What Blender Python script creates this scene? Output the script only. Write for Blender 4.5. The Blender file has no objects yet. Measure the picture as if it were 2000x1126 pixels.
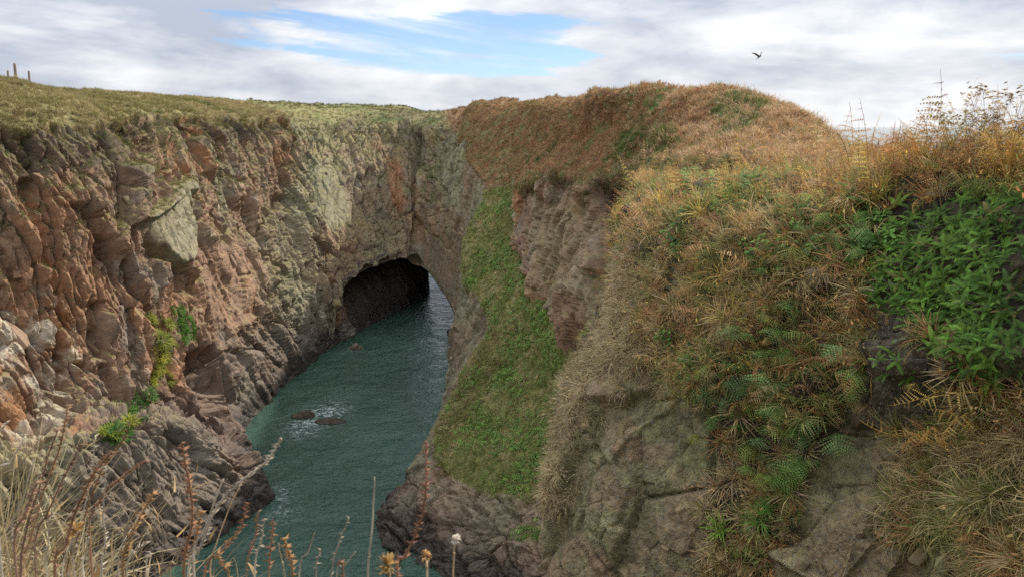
import bpy, math, random
import numpy as np
from mathutils import Vector, Matrix

scene = bpy.context.scene
COL = scene.collection
random.seed(7)
RNG = np.random.default_rng(11)

# ------------------------------------------------------------------ camera
F = 1333.0                      # focal length in photo pixels (2000 wide)
PITCH = math.radians(13.3)
CP, SP = math.cos(PITCH), math.sin(PITCH)
EYE = 30.0                      # eye height over the sea, metres
cam_data = bpy.data.cameras.new("camera")
cam_data.sensor_width = 36.0
cam_data.lens = 36.0 * F / 2000.0
cam_data.clip_start = 0.1
cam_data.clip_end = 60000.0
cam_data.dof.use_dof = True
cam_data.dof.focus_distance = 22.0
cam_data.dof.aperture_fstop = 8.0
cam = bpy.data.objects.new("camera", cam_data)
cam.location = (0, 0, EYE)
cam.rotation_euler = (math.radians(90) - PITCH, 0, 0)
COL.objects.link(cam)
scene.camera = cam

# ------------------------------------------------------------------ light
SUN_AZ = math.radians(55)       # to the right of the view direction (+Y)
SUN_EL = math.radians(43)
sun_dir = Vector((math.sin(SUN_AZ) * math.cos(SUN_EL), math.cos(SUN_AZ) * math.cos(SUN_EL), math.sin(SUN_EL)))
sd = bpy.data.lights.new("sun", 'SUN')
sd.energy = 2.6
sd.angle = math.radians(1.5)
sd.color = (1.0, 0.93, 0.82)
sun = bpy.data.objects.new("sun", sd)
sun.rotation_euler = (-sun_dir).to_track_quat('-Z', 'Y').to_euler()
sun.location = (40, 20, 90)
COL.objects.link(sun)

scene.view_settings.view_transform = 'Standard'
scene.view_settings.look = 'None'
scene.view_settings.gamma = 1.0
scene.view_settings.exposure = 0.82
scene.cycles.max_bounces = 6
scene.cycles.diffuse_bounces = 3
scene.cycles.glossy_bounces = 3
scene.cycles.transmission_bounces = 3
scene.cycles.use_denoising = False
scene.cycles.sample_clamp_indirect = 6
scene.cycles.sample_clamp_direct = 6


class NT:
    """small wrapper that makes node trees short to write"""
    def __init__(self, tree):
        self.t = tree
        tree.nodes.clear()

    def n(self, typ, inputs=None, **props):
        nd = self.t.nodes.new(typ)
        for k, v in props.items():
            setattr(nd, k, v)
        for k, v in (inputs or {}).items():
            sock = nd.inputs[k]
            if hasattr(v, 'is_linked') or hasattr(v, 'links'):
                self.t.links.new(v, sock)
            else:
                sock.default_value = v
        return nd

    def math(self, op, a, b=0.0, c=None, clamp=False):
        nd = self.t.nodes.new('ShaderNodeMath')
        nd.operation = op
        nd.use_clamp = clamp
        for i, v in enumerate([a, b] + ([c] if c is not None else [])):
            if hasattr(v, 'links'):
                self.t.links.new(v, nd.inputs[i])
            else:
                nd.inputs[i].default_value = v
        return nd.outputs[0]

    def vmath(self, op, a, b=None):
        nd = self.t.nodes.new('ShaderNodeVectorMath')
        nd.operation = op
        for i, v in enumerate([a] + ([b] if b is not None else [])):
            if hasattr(v, 'links'):
                self.t.links.new(v, nd.inputs[i])
            else:
                nd.inputs[i].default_value = v
        return nd.outputs[1] if op in ('DOT_PRODUCT', 'LENGTH') else nd.outputs[0]

    def mix(self, f, a, b, blend='MIX'):
        nd = self.t.nodes.new('ShaderNodeMix')
        nd.data_type = 'RGBA'
        nd.blend_type = blend
        nd.clamp_factor = True
        for sock, v in ((nd.inputs[0], f), (nd.inputs[6], a), (nd.inputs[7], b)):
            if hasattr(v, 'links'):
                self.t.links.new(v, sock)
            elif isinstance(v, (int, float)):
                sock.default_value = v
            else:
                sock.default_value = tuple(v) + ((1.0,) if len(v) == 3 else ())
        return nd.outputs[2]

    def noise(self, vec, scale, detail=4, rough=0.55, dist=0.0):
        nd = self.n('ShaderNodeTexNoise', {'Scale': scale, 'Detail': detail, 'Roughness': rough, 'Distortion': dist})
        if vec is not None:
            self.t.links.new(vec, nd.inputs['Vector'])
        return nd.outputs['Fac']

    def ramp(self, f, lo, hi, smooth=True):
        nd = self.n('ShaderNodeMapRange', {'From Min': lo, 'From Max': hi, 'To Min': 0.0, 'To Max': 1.0},
                    interpolation_type='SMOOTHSTEP' if smooth else 'LINEAR')
        self.t.links.new(f, nd.inputs['Value'])
        return nd.outputs[0]

    def link(self, a, b):
        self.t.links.new(a, b)


# ------------------------------------------------------------------ sky
world = bpy.data.worlds.new("World")
scene.world = world
world.use_nodes = True
world.cycles.sampling_method = 'MANUAL'
world.cycles.sample_map_resolution = 512
w = NT(world.node_tree)
sky = w.n('ShaderNodeTexSky', sky_type='NISHITA', sun_disc=False, sun_elevation=SUN_EL,
          sun_rotation=SUN_AZ, altitude=30.0, air_density=1.0, dust_density=0.1, ozone_density=3.0)
tc = w.n('ShaderNodeTexCoord')
dvec = tc.outputs['Generated']
sep = w.n('ShaderNodeSeparateXYZ', {0: dvec})
dx, dy, dz = sep.outputs
# cloud coordinates: flattened layers, stretched along the horizon
cvec = w.n('ShaderNodeCombineXYZ', {0: dx, 1: dy, 2: w.math('MULTIPLY', dz, 3.0)}).outputs[0]
n1 = w.noise(cvec, 3.1, 6, 0.58, 0.3)
n2 = w.noise(w.vmath('ADD', cvec, (3.7, 1.9, 5.2)), 5.2, 5, 0.6, 0.25)
n3 = w.noise(w.vmath('ADD', cvec, (9.1, 4.4, 0.6)), 2.6, 4, 0.55, 0.0)
st = w.noise(w.n('ShaderNodeCombineXYZ', {0: w.math('ADD', dx, 2.3), 1: dy, 2: w.math('ADD', w.math('MULTIPLY', dz, 11.0), w.math('MULTIPLY', dx, 1.2))}).outputs[0], 3.4, 4, 0.55, 0.35)   # streaks
# the clear gap in the cloud deck over the headland
az = w.math('ARCTAN2', dx, dy)
el = w.math('ARCSINE', dz)
gx = w.math('DIVIDE', w.math('ADD', w.math('SUBTRACT', az, math.radians(-4.5)), w.math('MULTIPLY', w.math('SUBTRACT', el, 0.12), -0.9)), math.radians(14.5))
gy = w.math('DIVIDE', w.math('SUBTRACT', el, math.radians(6.6)), math.radians(3.4))
gd = w.math('SQRT', w.math('ADD', w.math('MULTIPLY', gx, gx), w.math('MULTIPLY', gy, gy)))
gap = w.math('SUBTRACT', 1.0, w.ramp(gd, 0.25, 1.5))
cover = w.math('ADD', w.math('MULTIPLY', w.math('SUBTRACT', n1, 0.5), 1.1), w.math('MULTIPLY', w.math('SUBTRACT', n2, 0.5), 0.75))
cover = w.math('ADD', w.math('ADD', cover, 0.60), w.math('MULTIPLY', gap, -0.70))
cover = w.math('ADD', cover, w.math('MULTIPLY', w.math('SUBTRACT', st, 0.48), 1.25))
mask = w.math('MAXIMUM', w.ramp(cover, 0.08, 0.34), w.math('ADD', 0.14, w.math('MULTIPLY', w.ramp(st, 0.44, 0.66), 0.5)))
# cloud brightness: grey bases, white tops, brighter towards the veiled sun
sdot = w.vmath('DOT_PRODUCT', dvec, tuple(sun_dir))
glow = w.math('POWER', w.math('MAXIMUM', sdot, 0.0), 5.0)
lum = w.math('ADD', w.math('MULTIPLY', w.math('SUBTRACT', n3, 0.5), 2.4), w.math('MULTIPLY', w.math('SUBTRACT', n2, 0.5), 2.6))
lum = w.math('ADD', lum, w.math('MULTIPLY', w.math('SUBTRACT', st, 0.5), 1.3))
lum = w.math('ADD', w.math('ADD', lum, 0.26), w.math('MULTIPLY', glow, 0.45))
edge = w.math('SUBTRACT', 1.0, w.ramp(cover, 0.2, 0.75))
lum = w.math('ADD', lum, w.math('MULTIPLY', edge, 0.25))
lum = w.math('ADD', lum, w.math('MULTIPLY', w.math('SUBTRACT', 1.0, w.ramp(el, 0.0, 0.085)), 0.38))
zen = w.math('ADD', 1.0, w.math('MULTIPLY', w.math('MAXIMUM', dz, 0.0), 1.3))   # overcast: brighter overhead
cloud = w.mix(w.ramp(lum, 0.0, 1.25, False), (0.42, 0.465, 0.555), (0.96, 0.96, 0.96))
blue = w.mix(1.0, sky.outputs[0], (0.105, 0.118, 0.140), 'MULTIPLY')
cloud = w.vmath('MULTIPLY', cloud, w.n('ShaderNodeCombineXYZ', {0: zen, 1: zen, 2: zen}).outputs[0])
skyc = w.mix(mask, blue, cloud)
bg = w.n('ShaderNodeBackground', {'Color': skyc, 'Strength': 0.62})
wo = w.n('ShaderNodeOutputWorld')
w.link(bg.outputs[0], wo.inputs[0])

# ------------------------------------------------------------------ pixels <-> world (distances are given per point)
def W(px, py, Y):
    u, v = (px - 1000.0) / F, (563.0 - py) / F
    d = CP + v * SP
    return np.array([Y * u / d, Y, EYE + Y * (-SP + v * CP) / d])

def Wz(px, py, z=0.0):
    u, v = (px - 1000.0) / F, (563.0 - py) / F
    d = CP + v * SP
    return W(px, py, (z - EYE) / ((-SP + v * CP) / d))

def project(P):
    x, y, z = P[..., 0], P[..., 1], P[..., 2] - EYE
    dep = y * CP - z * SP
    dep = np.where(dep < 0.3, 0.3, dep)
    return 1000 + F * x / dep, 563 - F * (y * SP + z * CP) / dep

# ------------------------------------------------------------------ noise
def _h(ix, iy, iz, seed):
    h = (ix.astype(np.uint32) * np.uint32(374761393) + iy.astype(np.uint32) * np.uint32(668265263)
         + iz.astype(np.uint32) * np.uint32(2147483647 & 1274126177) + np.uint32((seed * 362437 + 1013904223) & 0xffffffff))
    h ^= h >> np.uint32(13)
    h *= np.uint32(1274126177)
    h ^= h >> np.uint32(16)
    h *= np.uint32(2246822519)
    h ^= h >> np.uint32(13)
    return h

def perlin(p, seed=0):
    p = p.astype(np.float32)
    i = np.floor(p).astype(np.int32)
    f = p - i
    s = f * f * f * (f * (f * 6 - 15) + 10)
    out = np.zeros(len(p), np.float32)
    for a in (0, 1):
        wa = s[:, 0] if a else 1 - s[:, 0]
        for b in (0, 1):
            wb = s[:, 1] if b else 1 - s[:, 1]
            for c in (0, 1):
                wc = s[:, 2] if c else 1 - s[:, 2]
                h = _h(i[:, 0] + a, i[:, 1] + b, i[:, 2] + c, seed)
                gx = (h & np.uint32(1023)).astype(np.float32) / 511.5 - 1
                gy = ((h >> np.uint32(10)) & np.uint32(1023)).astype(np.float32) / 511.5 - 1
                gz = ((h >> np.uint32(20)) & np.uint32(1023)).astype(np.float32) / 511.5 - 1
                out += wa * wb * wc * (gx * (f[:, 0] - a) + gy * (f[:, 1] - b) + gz * (f[:, 2] - c))
    return out * 1.3

def fbm(p, scale, octaves=4, seed=0, gain=0.5):
    out = np.zeros(len(p), np.float32)
    a, q, tot = 1.0, p / scale, 0.0
    for k in range(octaves):
        out += a * perlin(q, seed + k * 17)
        tot += a
        a *= gain
        q = q * 2.03 + 7.7
    return out / tot

def voronoi(p, seed=0):
    """F1, F2, random numbers and centre offsets of the two nearest cells"""
    p = p.astype(np.float32)
    i = np.floor(p).astype(np.int32)
    N = len(p)
    f1 = np.full(N, 9e9, np.float32); f2 = np.full(N, 9e9, np.float32)
    h1 = np.zeros(N, np.uint32); h2 = np.zeros(N, np.uint32)
    d1 = np.zeros((N, 3), np.float32); d2 = np.zeros((N, 3), np.float32)
    for a in (-1, 0, 1):
        for b in (-1, 0, 1):
            for c in (-1, 0, 1):
                ci, cj, ck = i[:, 0] + a, i[:, 1] + b, i[:, 2] + c
                h = _h(ci, cj, ck, seed)
                ox = ci + 0.5 + 0.84 * ((h & np.uint32(1023)).astype(np.float32) / 1023 - 0.5)
                oy = cj + 0.5 + 0.84 * (((h >> np.uint32(10)) & np.uint32(1023)).astype(np.float32) / 1023 - 0.5)
                oz = ck + 0.5 + 0.84 * (((h >> np.uint32(20)) & np.uint32(1023)).astype(np.float32) / 1023 - 0.5)
                dd = np.stack([p[:, 0] - ox, p[:, 1] - oy, p[:, 2] - oz], 1)
                d = (dd * dd).sum(1)
                n1 = d < f1
                n2 = (~n1) & (d < f2)
                f2[n1] = f1[n1]; h2[n1] = h1[n1]; d2[n1] = d1[n1]
                f1[n1] = d[n1]; h1[n1] = h[n1]; d1[n1] = dd[n1]
                f2[n2] = d[n2]; h2[n2] = h[n2]; d2[n2] = dd[n2]
    z = np.zeros(N, np.int32)
    rr = []
    for hid in (h1, h2):
        hi = hid.astype(np.int64).astype(np.int32)
        rr.append([(_h(hi, z + k, z, 91) & np.uint32(65535)).astype(np.float32) / 65535 for k in range(4)])
    return np.sqrt(f1), np.sqrt(f2), rr[0], d1, rr[1], d2

def smooth(x, a, b):
    t = np.clip((x - a) / (b - a), 0, 1)
    return t * t * (3 - 2 * t)

def rotmat(ax, ay, az):
    return np.array(Matrix.Rotation(az, 3, 'Z') @ Matrix.Rotation(ay, 3, 'Y') @ Matrix.Rotation(ax, 3, 'X'))

def blocks(p, size, rot, amp, seed, tilt=1.0, groove=0.25, gw=0.09, warp=0.25, ease=0.35):
    """jointed rock: tilted flat-faced blocks that meet along eased joints"""
    q = p @ rot
    ms = float(np.mean(size))
    q = q + warp * ms * np.stack([perlin(q / (ms * 1.7) + o, seed + 5) for o in (3.1, 9.7, 17.3)], 1)
    f1, f2, r, d1, r2, d2 = voronoi(q / np.asarray(size), seed)
    o1 = (r[0] - 0.5) + tilt * ((r[1] - .5) * d1[:, 0] + (r[2] - .5) * d1[:, 1] + (r[3] - .5) * d1[:, 2])
    o2 = (r2[0] - 0.5) + tilt * ((r2[1] - .5) * d2[:, 0] + (r2[2] - .5) * d2[:, 1] + (r2[3] - .5) * d2[:, 2])
    e = np.maximum(f2 - f1, 0)
    t = np.clip(e / (ease / float(np.min(size)) + 1e-6), 0, 1) * .5 + .5
    crack = np.exp(-e / gw)
    return amp * (o1 * t + o2 * (1 - t)) - groove * amp * crack, r[0], crack

def polymask(px, py, pts, soft=20.0):
    """soft mask of a photo-pixel polygon for colouring the surface that lies there"""
    pts = np.asarray(pts, float)
    inside = np.zeros(px.shape, bool)
    dist = np.full(px.shape, 1e9)
    n = len(pts)
    for k in range(n):
        x1, y1 = pts[k]; x2, y2 = pts[(k + 1) % n]
        cond = ((y1 > py) != (y2 > py)) & (px < (x2 - x1) * (py - y1) / (y2 - y1 + 1e-9) + x1)
        inside ^= cond
        ex, ey = x2 - x1, y2 - y1
        t = np.clip(((px - x1) * ex + (py - y1) * ey) / (ex * ex + ey * ey + 1e-9), 0, 1)
        dist = np.minimum(dist, np.hypot(px - x1 - t * ex, py - y1 - t * ey))
    sd_ = np.where(inside, dist, -dist)
    return smooth(sd_, -soft, soft)

def blob(px, py, cx, cy, rx, ry=None):
    ry = ry or rx
    return np.exp(-(((px - cx) / rx) ** 2 + ((py - cy) / ry) ** 2))

# ------------------------------------------------------------------ lofted surfaces
def cr(c, t):
    """Catmull-Rom over axis 0 at float params t"""
    n = len(c)
    i = np.clip(np.floor(t).astype(int), 0, n - 2)
    f = (t - i)[:, None, None]
    g = lambda k: c[np.clip(k, 0, n - 1)]
    p0, p1, p2, p3 = g(i - 1), g(i), g(i + 1), g(i + 2)
    p0 = np.where((i == 0)[:, None, None], 2 * p1 - p2, p0)
    p3 = np.where((i == n - 2)[:, None, None], 2 * p2 - p1, p3)
    # tension towards straight segments keeps corners where they are drawn
    m1, m2 = 0.38 * (p2 - p0), 0.38 * (p3 - p1)
    f2, f3 = f * f, f * f * f
    return (2 * f3 - 3 * f2 + 1) * p1 + (f3 - 2 * f2 + f) * m1 + (-2 * f3 + 3 * f2) * p2 + (f3 - f2) * m2

def counts(c, step, hidden):
    out = []
    for k in range(len(c) - 1):
        a, b = c[k], c[k + 1]
        px0, py0 = project(a); px1, py1 = project(b)
        vis = ((px0 > -150) & (px0 < 2400) & (py0 > -50) & (py0 < 1250)) | ((px1 > -150) & (px1 < 2400) & (py1 > -50) & (py1 < 1250))
        if k in hidden or not vis.any():
            out.append(8)
            continue
        l = np.hypot(px1 - px0, py1 - py0)[vis]
        out.append(int(np.clip(np.percentile(l, 75) / step, 6, 420)))
    return out

def params(cnt):
    return np.concatenate([k + np.arange(n) / n for k, n in enumerate(cnt)] + [[len(cnt)]])

class Loft:
    """grid[row][col] of world points -> dense grid; rows run bottom to top"""
    def __init__(self, grid, step=2.0, hid_rows=(), hid_cols=(), flip=False):
        g = np.array(grid, float)
        rc = counts(g, step, hid_rows)
        cc = counts(np.swapaxes(g, 0, 1), step, hid_cols)
        self.tr, self.tc = params(rc), params(cc)
        a = cr(g, self.tr)
        b = np.swapaxes(cr(np.swapaxes(a, 0, 1), self.tc), 0, 1)
        self.nr, self.nc = b.shape[:2]
        self.P = b.reshape(-1, 3)
        du = np.gradient(b, axis=1); dv = np.gradient(b, axis=0)
        n = np.cross(du, dv)
        # smooth normals a little so that displacement does not tangle at corners
        for _ in range(3):
            m = n.copy()
            m[1:-1] = (n[:-2] + n[1:-1] * 2 + n[2:]) / 4
            n = m
            m = n.copy()
            m[:, 1:-1] = (n[:, :-2] + n[:, 1:-1] * 2 + n[:, 2:]) / 4
            n = m
        n /= np.linalg.norm(n, axis=2, keepdims=True) + 1e-9
        if flip:
            n = -n
        self.flip = flip
        self.N = n.reshape(-1, 3)
        R, C = np.meshgrid(self.tr, self.tc, indexing='ij')
        self.R, self.C = R.ravel(), C.ravel()
        self.px, self.py = project(self.P)
        print('loft', self.nr, self.nc, self.nr * self.nc)

    def normals(self):
        b = self.P.reshape(self.nr, self.nc, 3)
        n = np.cross(np.gradient(b, axis=1), np.gradient(b, axis=0))
        n /= np.linalg.norm(n, axis=2, keepdims=True) + 1e-9
        if self.flip:
            n = -n
        return n.reshape(-1, 3)

    def mesh(self, name, color, mat, extra=None, smooth_=False):
        nr, nc = self.nr, self.nc
        me = bpy.data.meshes.new(name)
        N = nr * nc
        idx = np.arange(N).reshape(nr, nc)
        q = np.stack([idx[:-1, :-1], idx[:-1, 1:], idx[1:, 1:], idx[1:, :-1]], -1).reshape(-1, 4)
        if self.flip:
            q = q[:, ::-1]
        build(me, self.P, q)
        me.polygons.foreach_set('use_smooth', np.full(len(q), smooth_, bool))
        setcol(me, 'col', color)
        for k, v in (extra or {}).items():
            at = me.attributes.new(k, 'FLOAT', 'POINT')
            at.data.foreach_set('value', np.asarray(v, np.float32))
        me.materials.append(mat)
        ob = bpy.data.objects.new(name, me)
        COL.objects.link(ob)
        return ob

def build(me, V, faces):
    V = np.asarray(V, np.float32)
    faces = np.asarray(faces, np.int32)
    k = faces.shape[1]
    me.vertices.add(len(V)); me.vertices.foreach_set('co', V.ravel())
    me.loops.add(faces.size); me.loops.foreach_set('vertex_index', faces.ravel())
    me.polygons.add(len(faces))
    me.polygons.foreach_set('loop_start', np.arange(0, faces.size, k, dtype=np.int32))
    me.update(calc_edges=True)

def setcol(me, name, color):
    c = np.ones((len(color), 4), np.float32)
    c[:, :3] = color
    at = me.attributes.new(name, 'FLOAT_COLOR', 'POINT')
    at.data.foreach_set('color', c.ravel())

def lerp(a, b, t):
    t = np.asarray(t)
    if t.ndim == 1:
        t = t[:, None]
    return np.asarray(a) * (1 - t) + np.asarray(b) * t

# ------------------------------------------------------------------ materials
def rock_material(name, scale=1.0, lichen=0.0, bump=0.5, rough=0.88):
    m = bpy.data.materials.new(name)
    m.use_nodes = True
    t = NT(m.node_tree)
    at = t.n('ShaderNodeAttribute', attribute_name='col')
    pos = t.n('ShaderNodeNewGeometry').outputs['Position']
    nb = t.noise(pos, 1.6 / scale, 6, 0.72)
    f = t.math('MULTIPLY', nb, 1.8)
    var = t.n('ShaderNodeMapRange', {'From Min': 0.55, 'From Max': 1.25, 'To Min': 0.62 if not lichen else 0.40, 'To Max': 1.38 if not lichen else 1.6, 'Value': f}).outputs[0]
    c = t.mix(1.0, at.outputs['Color'], t.n('ShaderNodeCombineColor', {0: var, 1: var, 2: var}).outputs[0], 'MULTIPLY')
    ls = t.n('ShaderNodeAttribute', attribute_name='lichen').outputs['Fac']
    lm = t.math('MULTIPLY', t.ramp(t.noise(pos, 8.0 / scale, 5, 0.85), 0.545, 0.61), ls) if lichen else t.math('MULTIPLY', ls, 0.0)
    c = t.mix(lm, c, (0.40, 0.41, 0.34))
    vc = t.n('ShaderNodeTexVoronoi', {'Scale': 1.9 / scale, 'Randomness': 1.0, 'Vector': t.vmath('ADD', t.vmath('MULTIPLY', pos, (1, 1, .4)), t.n('ShaderNodeTexNoise', {'Scale': 2.0 / scale, 'Detail': 3}).outputs['Color'])}, feature='DISTANCE_TO_EDGE')
    crack = t.ramp(vc.outputs['Distance'], 0.0, 0.06)
    hgt = t.math('ADD', t.math('MULTIPLY', t.noise(pos, 4.5 / scale, 5, 0.72), 0.6), t.math('MULTIPLY', crack, 0.10))
    hgt = t.math('ADD', hgt, t.math('MULTIPLY', lm, 0.04))
    bp = t.n('ShaderNodeBump', {'Strength': bump, 'Distance': 0.35 * scale, 'Height': hgt})
    wet = t.n('ShaderNodeAttribute', attribute_name='wet').outputs['Fac']
    r = t.math('SUBTRACT', rough, t.math('MULTIPLY', wet, 0.42))
    bs = t.n('ShaderNodeBsdfPrincipled', {'Base Color': c, 'Roughness': r, 'Normal': bp.outputs[0]})
    bs.inputs['Specular IOR Level'].default_value = 0.3
    o = t.n('ShaderNodeOutputMaterial')
    t.link(bs.outputs[0], o.inputs[0])
    return m

M_ROCK = rock_material('cliff_rock', 1.0)
M_ROCK_NEAR = rock_material('buttress_rock', 0.32, lichen=1.0, bump=1.0)

# rock colours (albedo)
PINK = np.array([.26, .165, .11]); ORANGE = np.array([.32, .165, .085]); GREY = np.array([.235, .195, .15])
LICH = np.array([.25, .24, .155]); OLIVE = np.array([.21, .185, .08]); SOIL = np.array([.075, .058, .042])
GUANO = np.array([.60, .53, .41]); WET = np.array([.045, .038, .034]); STRAW = np.array([.30, .235, .115])
GREENG = np.array([.11, .145, .04]); RUST = np.array([.20, .10, .045])

def rock_color(p, cellA, cellB, seed=0):
    a = fbm(p, 9.0, 4, seed + 1); b = fbm(p, 3.2, 4, seed + 2); c = fbm(p, 14.0, 3, seed + 3)
    col = lerp(PINK, ORANGE, smooth(a + 0.35 * (cellA - .5), 0.02, 0.35))
    col = lerp(col, GREY, smooth(b + 0.5 * (cellB - .5), 0.0, 0.35) * 0.8)
    col = lerp(col, LICH, smooth(c + 0.25 * b, 0.02, 0.3) * 0.75)
    return col * (0.80 + 0.4 * cellA)[:, None] * (0.88 + 0.24 * cellB)[:, None]

def axes(narrow, long_):
    """joint frame: columns are the narrow, across and long directions of the blocks"""
    l = np.array(long_, float); l /= np.linalg.norm(l)
    n = np.array(narrow, float); n -= l * n.dot(l); n /= np.linalg.norm(n)
    return np.stack([n, np.cross(l, n), l], 1)

BED_A = axes((.15, .9, .4), (.25, .34, -.92))     # slabs dip towards the cave
BED_V = axes((.1, .97, -.2), (.18, -.05, -.98))    # upright joints
BED_B = axes((.9, .1, .2), (.15, -.1, -.97))
BED_M = axes((.6, .6, .3), (-.2, .25, -.95))

def despeckle(L, d):
    g = d.reshape(L.nr, L.nc)
    e = g.copy()
    e[1:-1] = (g[:-2] + 2 * g[1:-1] + g[2:]) / 4
    g = e.copy()
    g[:, 1:-1] = (e[:, :-2] + 2 * e[:, 1:-1] + e[:, 2:]) / 4
    return (.35 * g.ravel() + .65 * d)

def rock_relief(p, w_, seed=0, k=1.0, bed=None):
    """three generations of joints plus weathering; returns offset and block colours"""
    bed = BED_A if bed is None else bed
    o1, a, c1 = blocks(p, (2.3 * k, 4.0 * k, 11.0 * k), bed, 1.6 * k, seed + 100, tilt=.9, groove=.55, gw=.035, warp=.12, ease=.30)
    o2, b, c2 = blocks(p, (.95 * k, 1.6 * k, 3.4 * k), bed, 0.8 * k, seed + 200, tilt=.9, groove=.50, gw=.05, warp=.12, ease=.14)
    o3, c, c3 = blocks(p, (0.42 * k, 0.6 * k, 1.1 * k), bed, 0.34 * k, seed + 300, tilt=1.0, groove=.5, gw=.08, warp=.15, ease=.08)
    big = fbm(p, 12.0 * k, 3, seed + 4) * 2.0 * k
    fine = fbm(p, 0.7 * k, 3, seed + 9, .6) * 0.16 * k
    return (big + o1 + o2 + o3 + fine) * w_, a, 0.5 * b + 0.5 * c

def turf_relief(p, seed=0, k=1.0):
    return fbm(p, 3.5 * k, 4, seed + 40) * 0.9 * k + np.abs(fbm(p, 0.8 * k, 3, seed + 41)) * 0.45 * k

# ------------------------------------------------------------------ sea
def sea_material():
    m = bpy.data.materials.new('sea_water')
    m.use_nodes = True
    t = NT(m.node_tree)
    pos = t.n('ShaderNodeNewGeometry').outputs['Position']
    sv = t.vmath('MULTIPLY', pos, (1.0, 1.35, 1.0))
    h = t.math('ADD', t.math('MULTIPLY', t.noise(sv, 0.22, 3, 0.5, 0.4), 1.3),
               t.math('ADD', t.math('MULTIPLY', t.noise(sv, 0.85, 4, 0.55, 0.6), 0.55), t.math('MULTIPLY', t.noise(sv, 2.4, 3, 0.6, 0.4), 0.26)))
    bp = t.n('ShaderNodeBump', {'Strength': 1.0, 'Distance': 0.62, 'Height': h})
    silt = t.noise(pos, 0.09, 4, 0.6)
    c = t.mix(t.ramp(silt, 0.35, 0.65), (0.034, 0.074, 0.054), (0.048, 0.096, 0.070))
    foam = t.n('ShaderNodeAttribute', attribute_name='foam').outputs['Fac']
    ft = t.ramp(t.noise(t.vmath('MULTIPLY', pos, (1, 2.0, 1)), 1.5, 7, 0.72, 1.2), 0.50, 0.60)
    fm = t.math('MULTIPLY', foam, ft, clamp=True)
    c = t.mix(fm, c, (0.62, 0.68, 0.68))
    bs = t.n('ShaderNodeBsdfPrincipled', {'Base Color': c, 'Roughness': t.math('ADD', 0.06, t.math('MULTIPLY', fm, 0.6)), 'IOR': 1.33, 'Normal': bp.outputs[0]})
    o = t.n('ShaderNodeOutputMaterial')
    t.link(bs.outputs[0], o.inputs[0])
    return m

def make_sea():
    # fine around the inlet, growing rings out to the horizon
    xs = np.concatenate([-np.geomspace(40000, 60, 26), np.linspace(-50, 20, 150), np.geomspace(30, 40000, 26)])
    ys = np.concatenate([-np.geomspace(40000, 30, 22), np.linspace(-20, 150, 320), np.geomspace(170, 40000, 28)])
    X, Y = np.meshgrid(xs, ys)
    P = np.stack([X.ravel(), Y.ravel(), np.zeros(X.size)], 1)
    near = (np.abs(P[:, 0] + 15) < 50) & (np.abs(P[:, 1] - 65) < 90)
    P[near, 2] = fbm(P[near] * [1, 1.3, 1], 4.5, 3, 5) * 0.16
    idx = np.arange(X.size).reshape(X.shape)
    q = np.stack([idx[:-1, :-1], idx[:-1, 1:], idx[1:, 1:], idx[1:, :-1]], -1).reshape(-1, 4)
    me = bpy.data.meshes.new('sea')
    build(me, P, q)
    me.polygons.foreach_set('use_smooth', np.ones(len(q), bool))
    foam = np.zeros(len(P), np.float32)
    for px, py, r, s in ((620, 815, 1.9, .9), (650, 800, 1.6, .8), (585, 838, 1.5, .7), (545, 965, 1.0, .6), (555, 1000, 1.0, .5), (690, 682, .9, .5)):
        c = Wz(px, py)
        foam += s * np.exp(-(((P[:, 0] - c[0]) / r) ** 2 + ((P[:, 1] - c[1]) / (r * 1.3)) ** 2))
    at = me.attributes.new('foam', 'FLOAT', 'POINT')
    at.data.foreach_set('value', np.clip(foam, 0, 1))
    me.materials.append(sea_material())
    ob = bpy.data.objects.new('sea', me)
    COL.objects.link(ob)
    ob['kind'] = 'structure'
    ob['label'] = 'dark green sea water in the cliff inlet and out to the horizon'
    return ob

SEA = make_sea()

def structure(ob, label):
    ob['kind'] = 'structure'
    ob['label'] = label
    return ob

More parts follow.
